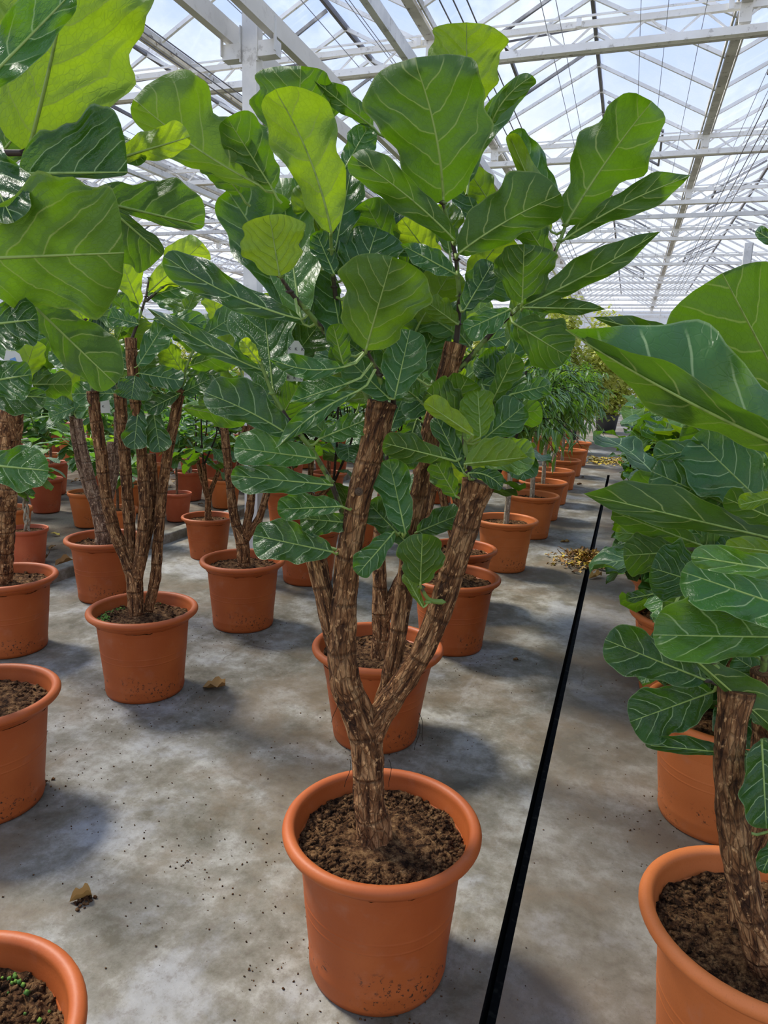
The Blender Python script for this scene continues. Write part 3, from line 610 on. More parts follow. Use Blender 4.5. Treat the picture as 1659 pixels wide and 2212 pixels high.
L = [
 ((1008, 240, .10), (1008, 52), 84, 82, U_, dict(k=.8, lobe=.02, yng=.35)),
 ((958, 440, 0), (902, 150), 126, 134, U_, dict(ow=.9, k=.62, lobe=.09, tone=.4, bend=-12)),
 ((1012, 395, .05), (1135, 172), 22, 34, T, dict(bend=26, yng=.1)),
 ((1060, 270, .02), (1145, 168), 18, 24, U_, dict(bend=12)),
 ((984, 520, -.02), (772, 345), 42, 40, U_, dict(k=.8, tone=.2, bend=-8)),
 ((716, 503, -.04), (602, 208), 62, 82, U_, dict(k=.65, yng=.35, bend=-14, tone=1)),
 ((590, 410, .02), (495, 262), 42, 62, U_, dict(k=.7, tone=.6)),
 ((560, 400, .03), (302, 225), 48, 118, U_, dict(ow=1.4, k=.75, bend=10, tone=.5, yng=.12)),
 ((640, 345, .14), (650, 150), 104, 84, U_, dict(k=.75, lobe=.04)),
 ((806, 275, .12), (684, 178), 22, 36, U_, dict(tp=.4, k=.7, wave=1.6)),
 ((744, 365, .08), (795, 275), 30, 34, T, dict(k=.9, tone=.9)),
 ((720, 560, .06), (762, 350), 26, 40, T, dict(k=.8, tone=.3)),
 ((655, 700, .04), (500, 425), 62, 95, T, dict(k=.8, tone=.2, bend=-8)),
 ((650, 690, -.01), (608, 400), 72, 66, T, dict(k=.85, tone=1, yng=.25, s=.75, cr=-.5)),
 ((604, 596, -.08), (584, 478), 74, 68, U_, dict(k=.9, yng=1, lobe=.12, cl=.1, cr=.1)),
 ((790, 756, -.10), (846, 560), 94, 98, U_, dict(k=.85, lobe=.03, tone=.5, yng=.1)),
 ((990, 548, -.03), (1200, 425), 82, 50, U_, dict(k=.75, tone=.15, bend=8)),
 ((1222, 486, .02), (1398, 232), 78, 74, U_, dict(ow=1.5, k=.7, tone=.35, bend=6)),
 ((1218, 518, .0), (1478, 385), 34, 34, U_, dict(tp=.2, k=.3, tone=.3, bend=10)),
 ((1128, 662, .0), (1412, 508), 48, 30, U_, dict(tp=.4, k=.5, tone=.0, bend=-6)),
 ((1128, 655, -.02), (1132, 534), 62, 70, U_, dict(k=.95, tone=0)),
 ((1202, 425, .05), (1108, 292), 24, 34, T, dict(k=.6, tone=.9, wave=2)),
 ((1190, 500, .06), (1104, 300), 16, 26, U_, dict(k=.6, yng=.4, wave=2)),
 ((1186, 560, .05), (1130, 478), 32, 36, U_, dict(k=.8, tone=0)),
 ((984, 592, .0), (870, 530), 32, 36, T, dict(tp=.5, k=.5, tone=.7)),
 ((945, 575, .16), (872, 478), 42, 50, U_, dict(yng=.7)),
 ((1010, 610, .14), (1090, 508), 42, 50, U_, dict(yng=.45)),
 ((650, 690, -.10), (368, 562), 34, 40, T, dict(k=.6, tone=0, bend=14, cl=.2)),
 ((590, 845, .03), (570, 662), 86, 66, T, dict(k=.75, tone=.6, s=.7)),
 ((578, 805, .02), (330, 672), 26, 28, T, dict(tp=.4, k=.4, tone=.3, bend=8)),
 ((745, 765, -.03), (712, 590), 50, 14, T, dict(k=.9, tone=.2, s=.8)),
 ((745, 792, -.09), (588, 776), 26, 34, T, dict(tp=.4, k=.7, tone=.8, bend=14, wave=1.6)),
 ((742, 790, -.07), (720, 705), 20, 32, U_, dict(k=.8, tone=.4)),
 ((562, 786, -.03), (524, 736), 16, 17, U_, dict(yng=.9)),
 ((852, 862, -.06), (884, 720), 48, 50, T, dict(k=.8, tone=.7)),
 ((842, 862, -.04), (752, 776), 38, 34, T, dict(k=.8, tone=.6)),
 ((752, 828, -.07), (632, 868), 14, 44, T, dict(tp=.4, k=.6, tone=1, s=.9)),
 ((772, 846, -.08), (604, 962), 22, 30, T, dict(tp=.4, k=.6, tone=.6, bend=-12)),
 ((628, 942, -.04), (452, 852), 34, 62, T, dict(k=.7, tone=0, bend=-6)),
 ((690, 948, -.01), (788, 908), 26, 28, T, dict(k=.8, tone=.8)),
 ((682, 990, -.04), (514, 968), 34, 46, T, dict(k=.7, tone=1)),
 ((718, 1048, -.07), (510, 1028), 34, 30, T, dict(k=.6, tone=.3)),
 ((738, 1094, -.06), (606, 1100), 24, 36, T, dict(k=.6, tone=.7, s=.8)),
 ((718, 1192, -.05), (556, 1158), 46, 46, T, dict(k=.8, tone=0)),
 ((762, 1130, -.01), (654, 1120), 34, 28, T, dict(k=.8, tone=0)),
 ((876, 1152, -.06), (842, 1000), 42, 36, T, dict(k=.7, tone=.7)),
 ((852, 1148, -.05), (776, 1236), 26, 30, T, dict(k=.7, tone=.6, s=.5)),
 ((886, 1180, -.02), (800, 1090), 32, 34, T, dict(k=.7, tone=0)),
 ((908, 1262, -.08), (912, 1168), 52, 50, U_, dict(k=.9, lobe=.16, tone=.3)),
 ((914, 1312, -.06), (876, 1242), 12, 16, T, dict(yng=.5)),
 ((962, 990, -.04), (834, 958), 30, 34, U_, dict(k=.8, tone=.1)),
 ((1000, 905, .02), (925, 848), 30, 52, U_, dict(k=.8, tone=0)),
 ((960, 905, .04), (1008, 820), 42, 46, U_, dict(k=.8, tone=.1)),
 ((1038, 944, -.04), (1032, 846), 40, 36, T, dict(yng=.75, k=.9)),
 ((1022, 940, -.07), (922, 872), 14, 30, U_, dict(yng=.7, k=.7)),
 ((1004, 1002, -.08), (1134, 988), 62, 14, U_, dict(tp=.4, k=.6, tone=.9, yng=.3)),
 ((1040, 952, .0), (1128, 880), 44, 36, T, dict(k=.8, tone=.6)),
 ((1112, 700, .0), (1222, 768), 60, 52, U_, dict(k=.95, tone=.5, s=-.2)),
 ((1130, 664, -.03), (1300, 668), 26, 16, U_, dict(tp=.4, k=.5, tone=.2)),
 ((1060, 872, .04), (1112, 770), 24, 30, U_, dict(k=.8, tone=.8)),
 ((1002, 672, .0), (1062, 572), 36, 32, T, dict(k=.8, tone=0)),
 ((1102, 668, -.02), (1008, 712), 34, 22, T, dict(k=.8, tone=1)),
 ((988, 700, .04), (925, 655), 24, 32, U_, dict(k=.8, yng=.2)),
 ((1104, 852, .06), (1186, 832), 22, 24, T, dict(k=.8, tone=.9)),
 ((1012, 1022, -.06), (1082, 1050), 20, 18, T, dict(k=.7, tone=0, bend=10)),
 ((1002, 1022, -.03), (944, 905), 22, 28, T, dict(k=.6, tone=.1)),
 ((985, 1072, .0), (942, 1000), 30, 26, U_, dict(k=.8, tone=0)),
 ((900, 1150, .06), (992, 1112), 32, 26, T, dict(k=.8, tone=.1)),
 ((770, 640, .03), (812, 500), 66, 66, T, dict(k=.9, tone=.4)),
 ((745, 600, .08), (742, 500), 40, 44, T, dict(k=.8, tone=.4)),
 ((722, 592, .01), (684, 505), 26, 28, T, dict(k=.8, tone=.3)),
 ((850, 545, .14), (790, 440), 48, 46, U_, dict(k=.8, tone=0)),
 ((905, 700, .14), (975, 585), 44, 44, U_, dict(yng=.3)),
 ((890, 810, .12), (950, 700), 46, 44, T, dict(tone=.1)),
 ((1080, 470, .12), (1015, 372), 32, 34, U_, dict(yng=.2)),
 ((1040, 500, .12), (1000, 390), 34, 34, T, dict(tone=.4)),
 ((640, 420, .16), (690, 330), 42, 42, T, dict(tone=.5)),
 ((1008, 640, .12), (1100, 600), 42, 42, T, dict(yng=.1, tone=.8)),
 ((900, 905, .10), (868, 1005), 36, 36, T, dict(tone=0)),
 ((820, 740, .08), (860, 640), 42, 42, T, dict(tone=.1)),
 ((1040, 830, .10), (1130, 850), 42, 42, T, dict(tone=.5)),
 ((520, 420, .10), (455, 340), 36, 30, U_, dict(tone=.1)),
 ((1000, 900, .12), (1080, 830), 50, 46, T, dict(tone=.1)),
 ((620, 790, .10), (690, 700), 44, 44, T, dict(tone=.1)),
]
rnd = random.Random(11)
for i in range(34):                      # leaves deeper inside the crown
    bx, by = rnd.uniform(560, 1110), rnd.uniform(520, 930); an = rnd.uniform(-2.6, -.5); ln = rnd.uniform(90, 150)
    if by > 820: ln *= .75
    L.append(((bx, by, rnd.uniform(.14, .30)), (bx + ln * math.cos(an), by + ln * math.sin(an)), rnd.uniform(28, 55), rnd.uniform(28, 55), rnd.choice('tttu'), dict(k=rnd.random(), tone=rnd.random(), yng=rnd.choice([0, 0, 0, .3]))))
ROOTA, A0, SEGA = near_plant(-0.465, 1.45, 'large fiddle-leaf fig with a thick branching trunk in the terracotta pot at centre foreground', stems, shoots, L, 5, crumbs=2600)
# hanging root hairs and cut scars belong to the trunk
mb = MB(); pr = at_plane(775, 1062, A0 - .03); sd = nrm(CAMP - pr); mb.tube([pr - sd * .01, pr + sd * .012], [.010, .008], 12); mb.build('cut_scar', BARKL, ROOTA)
mb = MB()
for (x, y, dx) in ((756, 1640, -8), (840, 1640, 4), (905, 1540, 12), (762, 1700, -5), (905, 1560, -6), (730, 1500, -10)):
    p = [at_plane(x + dx * t + 4 * math.sin(t * 5), y + 60 * t, A0 - .04 + .02 * t) for t in np.linspace(0, 1, 7)]; mb.tube(p, .0007, 5)
mb.build('root_hairs', TWIG, ROOTA)
# ------------------------------------------------------------------ near fig at the left edge
xl, yl = -0.955, 0.65
al = a_of(xl, yl)
L = [
 ((60, 330, .0), (152, -90), 150, 196, U_, dict(k=.9, yng=.35, tone=1, cl=.1, cr=.1, bend=-6)),
 ((-40, 60, .1), (60, -60), 60, 60, U_, dict(yng=.8)),
 ((-120, 270, -.16), (156, -16), 70, 46, T, dict(k=.8, tone=1, s=.15, lobe=0)),
 ((38, 376, -.12), (276, 372), 138, 12, T, dict(k=.85, tone=.0, lobe=.0, s=.3)),
 ((-90, 560, -.14), (268, 546), 178, 130, U_, dict(k=.95, tone=1, lobe=.0, cl=.05, cr=.1, yng=.06)),
 ((52, 640, -.05), (240, 820), 66, 48, U_, dict(k=.8, tone=.6, s=-.2)),
 ((-70, 280, -.11), (25, 470), 70, 40, T, dict(k=.9, tone=0)),
 ((190, 430, .02), (428, 485), 78, 18, U_, dict(k=.9, tone=.3, s=-.2)),
 ((225, 440, .0), (345, 545), 20, 74, U_, dict(k=.9, tone=0, s=-.2)),
 ((245, 345, .02), (402, 298), 44, 30, U_, dict(k=.8, yng=.5, wave=2)),
 ((215, 260, .05), (308, 345), 16, 30, T, dict(tone=.6)),
 ((-50, 705, -.12), (76, 690), 56, 62, T, dict(k=1, tone=0)),
 ((-60, 830, -.10), (62, 810), 40, 48, T, dict(k=1, tone=.5)),
 ((-70, 1000, -.12), (96, 1016), 46, 48, T, dict(k=.8, tone=.7)),
 ((-60, 850, -.06), (92, 858), 24, 40, T, dict(k=.8, tone=.1)),
 ((-40, 380, .08), (70, 250), 50, 60, U_, dict(tone=.2)),
]
stems = [([(-165, 2420, 0), (-150, 2000, 0), (-120, 1600, 0), (-110, 1300, 0), (-90, 1000, 0)], [90, 84, 80, 76, 74]),
         ([(-105, 1500, 0), (-150, 1200, .02), (-160, 1000, .02)], [60, 56, 56])]
shoots = [[(-90, 1000, 0), (-60, 850, 0), (-35, 720, 0), (20, 655, 0), (50, 632, 0)], [(-80, 980, 0), (-110, 700, 0), (-95, 480, 0), (-40, 330, 0), (60, 330, 0)], [(-40, 330, 0), (80, 400, .02), (200, 420, .03), (230, 430, .02)],
          [(-95, 480, 0), (-60, 400, -.05), (35, 378, -.10)], [(60, 330, 0), (150, 320, .02), (240, 330, .03)]]
near_plant(xl, yl, 'nearest fig at the left, huge leaves overhead, pot cut off at the bottom left corner', stems, shoots, L, 8, crumbs=1900, moss=2.2, group=None)
# ------------------------------------------------------------------ near fig at the right edge
xr, yr = 0.36, 1.43
L = [
 ((1740, 930, .05), (1560, 590), 178, 110, U_, dict(ow=1.5, k=.9, tone=.3, lobe=.0, cl=.1, cr=.1)),
 ((1530, 752, .10), (1292, 688), 22, 34, U_, dict(tone=0, tp=.5)),
 ((1740, 985, -.22), (1222, 712), -62, 178, T, dict(tp=.5, k=.75, tone=.9, bend=14, cl=-1.0, cr=.25, s=.05, wave=.9, lobe=0)),
 ((1720, 975, -.16), (1300, 762), 62, 14, U_, dict(tp=.3, k=.8, tone=.7, s=-.2, yng=.05)),
 ((1720, 1175, -.02), (1284, 1072), 28, 56, U_, dict(tp=.14, ow=1.3, k=.6, tone=.1, s=-.2)),
 ((1515, 1178, .02), (1332, 1108), 26, 32, U_, dict(k=.8, tone=0)),
 ((1460, 1165, .06), (1336, 1150), 24, 24, T, dict(yng=.3, tone=1)),
 ((1458, 1192, .0), (1352, 1200), 46, 44, U_, dict(k=1, tone=.1, s=-.15)),
 ((1520, 1262, -.06), (1412, 1228), 56, 72, T, dict(k=1, tone=.2, s=.3)),
 ((1780, 1340, -.22), (1488, 1240), 62, 44, T, dict(k=.9, tone=1, s=.8)),
 ((1790, 1250, -.40), (1508, 1204), 26, 34, T, dict(k=.9, tone=1, yng=.15, s=.8)),
 ((1790, 1378, -.20), (1430, 1372), 56, 88, T, dict(k=.8, tone=.8, yng=.12, s=.7)),
 ((1526, 1470, -.05), (1318, 1386), 52, 50, T, dict(k=.85, tone=0, s=.4)),
 ((1540, 1494, -.03), (1370, 1556), 66, 56, T, dict(k=.95, tone=0, s=.4)),
 ((1482, 1408, -.10), (1690, 1590), 56, 14, U_, dict(k=.7, tone=.2, s=-.1)),
 ((1632, 1632, -.08), (1406, 1610), 12, 26, T, dict(k=.6, tone=0)),
 ((1645, 1598, -.12), (1655, 1780), 50, 52, T, dict(k=.9, tone=.3, s=.4)),
 ((1700, 1600, -.02), (1640, 1500), 40, 24, T, dict(tone=.1)),
 ((1690, 1790, -.12), (1648, 1880), 20, 24, T, dict(tone=.4)),
 ((1650, 1090, .08), (1506, 950), 82, 80, T, dict(k=.9, tone=.7)),
 ((1575, 1092, .10), (1416, 1022), 50, 56, T, dict(k=.85, tone=.3)),
 ((1720, 1140, -.05), (1572, 1078), 30, 38, U_, dict(k=.8, tone=.3)),
 ((1690, 1070, -.10), (1600, 1090), 14, 22, T, dict(yng=.8)),
 ((1740, 1200, -.12), (1575, 1180), 30, 26, U_, dict(yng=.3)),
 ((1425, 1280, .05), (1356, 1294), 10, 16, T, dict(tone=0)),
 ((1460, 1300, .06), (1425, 1382), 30, 24, T, dict(tone=0)),
 ((1545, 965, .14), (1418, 985), 12, 30, T, dict(tone=.4)),
 ((1600, 1000, .16), (1530, 880), 40, 44, T, dict(tone=.4)),
 ((1600, 1250, .08), (1510, 1180), 60, 54, T, dict(tone=.2)),
 ((1640, 1450, .10), (1600, 1330), 44, 44, T, dict(tone=.3)),
 ((1680, 1480, .06), (1590, 1420), 34, 40, T, dict(tone=.6)),
 ((1700, 540, .0), (1636, 500), 14, 20, T, dict(tone=.4)),
]
rnd = random.Random(21)
for i in range(16):
    bx, by = rnd.uniform(1560, 1760), rnd.uniform(960, 1420); an = rnd.uniform(-3.4, -1.6); ln = rnd.uniform(100, 170)
    L.append(((bx, by, rnd.uniform(.10, .26)), (bx + ln * math.cos(an), by + ln * math.sin(an)), rnd.uniform(34, 60), rnd.uniform(34, 60), rnd.choice('ttu'), dict(k=rnd.random(), tone=rnd.random())))
stems = [([(1680, 2160, -.05), (1650, 2070, -.08), (1612, 1940, -.10), (1592, 1840, -.10), (1578, 1740, -.10), (1572, 1660, -.09), (1580, 1560, -.08), (1592, 1490, -.07)], [84, 78, 70, 66, 64, 62, 64, 74]),
         ([(1590, 2000, .02), (1600, 1900, .05), (1640, 1780, .06), (1655, 1600, .05), (1650, 1450, .04)], [40, 40, 60, 60, 56])]
shoots = [[(1592, 1490, -.07), (1560, 1480, -.06), (1528, 1470, -.05)], [(1650, 1450, .04), (1655, 1300, .0), (1640, 1180, .0), (1660, 1060, .0), (1700, 960, -.05)], [(1592, 1500, -.07), (1540, 1430, -.09), (1484, 1408, -.10)], [(1620, 1700, -.08), (1650, 1640, -.09), (1655, 1600, -.10)],
          [(1640, 1180, .0), (1560, 1190, .0), (1460, 1185, .02)]]
near_plant(xr, yr, 'nearest fig at the right, leaning trunk in an orange pot at bottom right', stems, shoots, L, 9, pot=POTO, crumbs=1900)
# ------------------------------------------------------------------ middle distance figs with their own trunks
x2, y2 = -1.96, 2.50
st = [([(296, 1350, 0), (292, 1290, 0), (290, 1245, 0), (270, 1200, 0), (245, 1140, 0), (228, 1070, 0), (218, 980, 0), (206, 900, 0), (200, 845, 0)], [36, 34, 36, 26, 26, 25, 25, 24, 24]),
      ([(288, 1240, .01), (282, 1180, .02), (276, 1080, .03), (268, 960, .03), (258, 850, .03)], [26, 24, 24, 24, 26]),
      ([(296, 1250, -.01), (304, 1190, -.02), (312, 1090, -.02), (306, 980, -.02), (294, 880, -.02), (286, 800, -.02), (282, 730, -.02)], [26, 24, 22, 22, 22, 22, 24]),
      ([(320, 1320, .03), (336, 1250, .03), (343, 1150, .03), (350, 1060, .03), (366, 960, .03), (380, 890, .03), (388, 840, .03)], [22, 24, 22, 22, 22, 22, 24]),
      ([(302, 1230, .02), (322, 1140, .05), (332, 1060, .06), (326, 980, .06)], [22, 20, 20, 20])]
sh = [[(282, 740, -.02), (300, 690, -.02), (316, 640, -.02), (322, 600, -.02)], [(388, 850, .03), (400, 800, .02), (420, 750, .02), (440, 700, .02)], [(200, 850, 0), (190, 790, .0), (180, 740, .0), (185, 690, 0)], [(258, 855, .03), (240, 790, .05), (230, 720, .06)], [(316, 650, -.02), (350, 620, .0), (380, 600, .0)]]
L = [
 ((322, 630, 0), (432, 530), 44, 46, U_, dict(yng=.6)), ((292, 812, -.05), (284, 860), 40, 38, T, dict(k=1, tone=.1)), ((300, 806, -.04), (392, 822), 26, 26, T, dict(k=.8, tone=.3)),
 ((298, 790, -.06), (362, 690), 26, 32, T, dict(k=.8, tone=.7)), ((298, 785, -.03), (215, 752), 14, 28, T, dict(tone=.5)), ((300, 700, -.04), (236, 684), 18, 24, T, dict(tone=.7)),
 ((322, 640, .0), (420, 612), 20, 24, T, dict(tone=.7)), ((396, 880, .05), (525, 905), 20, 26, U_, dict(tone=.2)), ((388, 850, -.02), (320, 885), 18, 22, T, dict(tone=0)),
 ((330, 880, .0), (345, 972), 26, 28, T, dict(tone=0)), ((300, 870, -.01), (290, 965), 26, 28, T, dict(tone=.1)), ((330, 690, .0), (440, 700), 26, 16, T, dict(tone=.5)),
 ((300, 660, .0), (260, 560), 30, 34, U_, dict(yng=.4)), ((410, 790, .04), (500, 760), 26, 34, U_, dict(tone=.2)), ((430, 730, .04), (510, 680), 30, 30, T, dict(tone=.4)),
 ((190, 780, .0), (110, 760), 30, 30, T, dict(tone=.4)), ((185, 700, .02), (150, 640), 30, 34, U_, dict(yng=.3)), ((232, 740, .05), (190, 690), 34, 34, T, dict(tone=.1)), ((385, 600, .0), (430, 560), 16, 22, T, dict(tone=.7)),
 ((420, 760, .06), (400, 700), 34, 34, U_, dict(tone=0)), ((250, 850, .02), (160, 850), 26, 30, T, dict(tone=.8)), ((390, 850, .02), (450, 820), 22, 26, T, dict(tone=.2)), ((250, 800, .05), (180, 830), 22, 26, U_, dict(tone=.5)),
]
rnd = random.Random(31)
for i in range(26):
    bx, by = rnd.uniform(180, 440), rnd.uniform(660, 860); an = rnd.uniform(-3.3, .2); ln = rnd.uniform(60, 100)
    L.append(((bx, by, rnd.uniform(.04, .30)), (bx + ln * math.cos(an), by + ln * math.sin(an)), rnd.uniform(20, 34), rnd.uniform(20, 34), rnd.choice('ttu'), dict(k=rnd.random(), tone=rnd.random(), yng=rnd.choice([0, 0, .3]))))
near_plant(x2, y2, 'fig with five slim upright stems, mossy soil, second pot left of the middle fig', st, sh, L, 12, crumbs=700, moss=3.4)
x4, y4 = -3.0, 3.49
st = [([(222, 1200, 0), (222, 1150, 0), (212, 1100, 0), (196, 1040, 0), (182, 980, 0), (172, 930, 0), (168, 905, 0)], [34, 32, 30, 22, 18, 17, 17]),
      ([(212, 1105, 0), (190, 1060, .03), (172, 1000, .04), (160, 940, .04), (158, 900, .04)], [20, 17, 15, 15, 15]),
      ([(224, 1130, 0), (234, 1070, .02), (240, 1000, .02), (240, 955, .02)], [24, 18, 18, 18]), ([(230, 1100, 0), (248, 1020, .04), (256, 940, .04), (254, 890, .04)], [20, 18, 17, 17])]
L = [((160, 895, .0), (100, 850), 26, 30, T, dict(tone=.6)), ((160, 890, .0), (200, 840), 26, 26, T, dict(tone=.8)), ((250, 880, .0), (300, 820), 30, 30, T, dict(tone=.3)), ((165, 880, .05), (140, 800), 30, 30, U_, dict(tone=.8, yng=.3)), ((250, 870, .05), (210, 800), 30, 30, T, dict(tone=.5)), ((160, 880, -.02), (110, 900), 16, 22, T, dict(tone=.9)), ((255, 880, .05), (330, 860), 24, 24, T, dict(tone=.2))]
near_plant(x4, y4, 'fig with pale sawn-off upright stems in the pot touching the low kerb', st, [[(160, 902, .04), (155, 870, .04), (160, 830, .04)], [(254, 892, .04), (258, 850, .04), (250, 820, .04)]], L, 14, m=BARKL, crumbs=500)
x3, y3 = -1.98, 3.41
st = [([(526, 1232, 0), (526, 1190, 0), (522, 1165, 0), (505, 1120, 0), (497, 1050, 0), (490, 980, 0), (482, 910, 0)], [30, 28, 28, 18, 18, 18, 17]),
      ([(520, 1165, 0), (508, 1110, .02), (500, 1055, .02), (520, 990, .03), (530, 920, .03)], [18, 14, 12, 12, 12]), ([(528, 1165, 0), (540, 1100, 0), (545, 1040, 0), (546, 960, 0), (540, 900, 0)], [20, 18, 18, 16, 16]),
      ([(530, 1165, 0), (560, 1120, -.01), (574, 1075, -.01), (580, 1050, 0), (590, 990, 0)], [18, 16, 15, 15, 15])]
L = [((482, 905, 0), (440, 850), 24, 26, U_, dict(tone=.2)), ((535, 900, 0), (500, 820), 30, 30, T, dict(tone=.4)), ((545, 890, 0), (600, 830), 30, 30, T, dict(tone=.1)), ((482, 900, .05), (500, 830), 26, 26, T, dict(tone=.8)), ((520, 860, .05), (450, 790), 28, 28, U_, dict(tone=.8, yng=.2)), ((560, 830, .05), (540, 740), 30, 30, T, dict(tone=.3)), ((500, 800, .1), (470, 710), 30, 32, U_, dict(yng=.4)), ((520, 800, .1), (560, 720), 30, 32, T, dict(tone=.4)), ((480, 760, .1), (430, 690), 30, 32, T, dict(tone=.5)), ((470, 700, .1), (460, 635), 26, 30, U_, dict(yng=.6)), ((500, 740, .1), (520, 660), 26, 30, U_, dict(yng=.6))]
near_plant(x3, y3, 'fig with a short trunk forking like a candelabra, left of the middle fig', st, [[(482, 912, 0), (478, 850, 0), (480, 780, .05), (475, 700, .08)], [(540, 905, 0), (530, 840, .04), (510, 760, .08), (505, 720, .08)], [(590, 1000, 0), (600, 930, .02), (590, 850, .04)]], L, 15, crumbs=450)
x1, y1 = -0.85, 2.51
st = [([(822, 1405, 0), (824, 1370, 0), (822, 1320, 0), (820, 1250, .0), (818, 1190, .02), (824, 1100, .03), (836, 1000, .03)], [44, 40, 38, 30, 28, 28, 28]),
      ([(826, 1340, 0), (850, 1290, .0), (880, 1230, .0), (905, 1160, 0), (925, 1080, .02), (940, 1000, .02)], [34, 32, 30, 28, 28, 28]), ([(940, 1060, .02), (960, 980, .04), (965, 900, .04)], [22, 20, 20])]
L = []
rnd = random.Random(41)
for i in range(46):
    bx, by = rnd.uniform(700, 1080), rnd.uniform(640, 1010); an = rnd.uniform(-3.3, .2); ln = rnd.uniform(70, 125)
    L.append(((bx, by, rnd.uniform(-.20, .25)), (bx + ln * math.cos(an), by + ln * math.sin(an)), rnd.uniform(24, 40), rnd.uniform(24, 40), rnd.choice('ttu'), dict(k=rnd.random(), tone=rnd.random(), yng=rnd.choice([0, 0, .3, .6]))))
near_plant(x1, y1, 'fig directly behind the middle one, its pot seen through the foreground trunks', st, [[(836, 1005, .03), (830, 900, .03), (800, 780, .0), (790, 690, 0)], [(940, 1005, .02), (950, 880, .0), (930, 760, 0), (925, 680, 0)], [(965, 905, .04), (1000, 840, .03), (1040, 760, .02)]], L, 17, crumbs=500, rim=.262)
# fig whose trunk shows at the left edge
xa, ya = -2.88, 2.63
st = [([(2, 1300, 0), (6, 1200, 0), (12, 1080, 0), (16, 980, 0), (24, 900, 0), (34, 850, 0)], [44, 42, 44, 44, 46, 46]), ([(10, 1090, .0), (-10, 980, .02), (-20, 880, .02)], [34, 32, 32]), ([(30, 950, -.02), (22, 900, -.03), (30, 850, -.03)], [20, 20, 22])]
L = [((40, 850, 0), (100, 800), 30, 34, T, dict(tone=.1)), ((40, 840, 0), (75, 740), 34, 34, U_, dict(tone=.8, yng=.3)), ((50, 830, 0), (150, 830), 26, 30, U_, dict(tone=.4)), ((60, 800, .05), (140, 740), 34, 34, U_, dict(tone=.7)), ((30, 850, -.05), (90, 880), 20, 24, T, dict(tone=0)), ((50, 750, .05), (110, 680), 34, 34, T, dict(tone=.6)), ((20, 780, .05), (0, 700), 34, 34, T, dict(tone=.6)), ((70, 760, .1), (150, 690), 30, 30, U_, dict(yng=.5))]
near_plant(xa, ya, 'fig at the left edge with a stout dark trunk, half pot beside the kerb', st, [[(34, 855, 0), (45, 790, 0), (60, 720, .02)]], L, 18, crumbs=400)
# pot of the fig between the two left edge ones: only its pot and lowest trunk reach the frame
near_plant(-1.90, 1.60, 'half pot with dry crumbly soil at the left edge, its fig out of frame', [([(-60, 1530, 0), (-70, 1400, 0), (-80, 1200, 0), (-90, 1000, 0)], [60, 56, 54, 54])], [[(-90, 1000, 0), (-90, 800, 0), (-80, 700, 0)]],
           [((-85, 800, 0), (-20, 740), 40, 40, T), ((-90, 900, 0), (-20, 880), 34, 34, T), ((-85, 740, 0), (-60, 640), 40, 40, T)], 19, crumbs=700)

# ------------------------------------------------------------------ generic trees, built once and copied
def crown_leaf(mb, rnd, p, d, L0, W0, **k):
    v, f, uv, at = leaf_local(rnd, L0, W0, **k); at = at.copy(); at[:, 1] = k0y[0]
    up = np.array([0, 0, 1.0]) - 0.25 * np.array([d[0], d[1], 0]); 
    mb.add(place(v, p, d, up + 0.001), f, uv, at)
k0y = [0.0]
def fig_proto(seed, label, zlow=1.0, ztop=1.75, nst=3, nl=44, spread=0.22, bark=None, pot=None, L0=0.25, res=(10, 7), nsoil=160, zfork=0.62):
    rnd = random.Random(seed); root = thing('potted_fiddle_leaf_fig', (0, 0, 0), label, 'potted plant')
    potted(root, pot or POT, rnd, nsoil, n=40)
    mb = MB(); tw = MB(); fo = MB(); ends = []
    mb.tube([(0, 0, .33), (0, 0, .45), (.01, 0, zfork)], [.036, .030, .030], 12, rough=.13, step=.02)
    for i in range(nst):
        a = 2 * PI * i / nst + rnd.random(); r = spread * rnd.uniform(.6, 1); zt = zlow + rnd.uniform(-.12, .2)
        e = np.array([r * math.cos(a), r * math.sin(a), zt]); m1 = np.array([r * .55 * math.cos(a), r * .55 * math.sin(a), (zfork + zt) / 2 - .05])
        mb.tube([(0, 0, zfork - .05), m1, e], [.024, .020, .020], 10, rough=.13, seed=i * 5, step=.02); ends.append(e)
    for e in ends:
        for j in range(2):
            a = rnd.random() * 6.28; q = e + np.array([.14 * math.cos(a), .14 * math.sin(a), (ztop - e[2]) * rnd.uniform(.5, .85)])
            mid = (e + q) / 2 + np.array([.05 * math.cos(a), .05 * math.sin(a), -.03]); tw.tube([e - [0, 0, .02], mid, q], [.009, .007, .005], 7, step=.03)
            k = nl // (2 * nst)
            for t in range(k):
                s = (t + rnd.random()) / k * 1.15 - .1; s = max(0, s); p = (e * (1 - s) ** 2 + 2 * mid * s * (1 - s) + q * s * s) if s <= 1 else q
                b = t * 2.4 + rnd.random(); el = -.35 + 1.2 * s + rnd.uniform(-.3, .4)
                d = np.array([math.cos(b) * math.cos(el), math.sin(b) * math.cos(el), math.sin(el)])
                k0y[0] = .5 if (s > .8 and rnd.random() < .5) else 0
                crown_leaf(fo, rnd, p + d * .02, d, L0 * rnd.uniform(.7, 1.1), L0 * rnd.uniform(.28, .36), nu=res[0], nv=res[1], droop=rnd.uniform(.1, .5), cup=rnd.uniform(0, .3), k=rnd.random())
    mb.build('trunk', bark or BARK, root); tw.build('shoots', TWIG, root); fo.build('foliage', LEAF, root)
    return root
used = set()
def put(proto, x, y, rz, sc, label, group=None):
    if proto.name not in used:
        used.add(proto.name); proto.location = (x, y, 0); proto.rotation_euler = (0, 0, rz); proto.scale = (sc,) * 3; proto['label'] = label
        if group: proto['group'] = group
        return proto
    return copy_tree(proto, (x, y, 0), rz, sc, label, group)
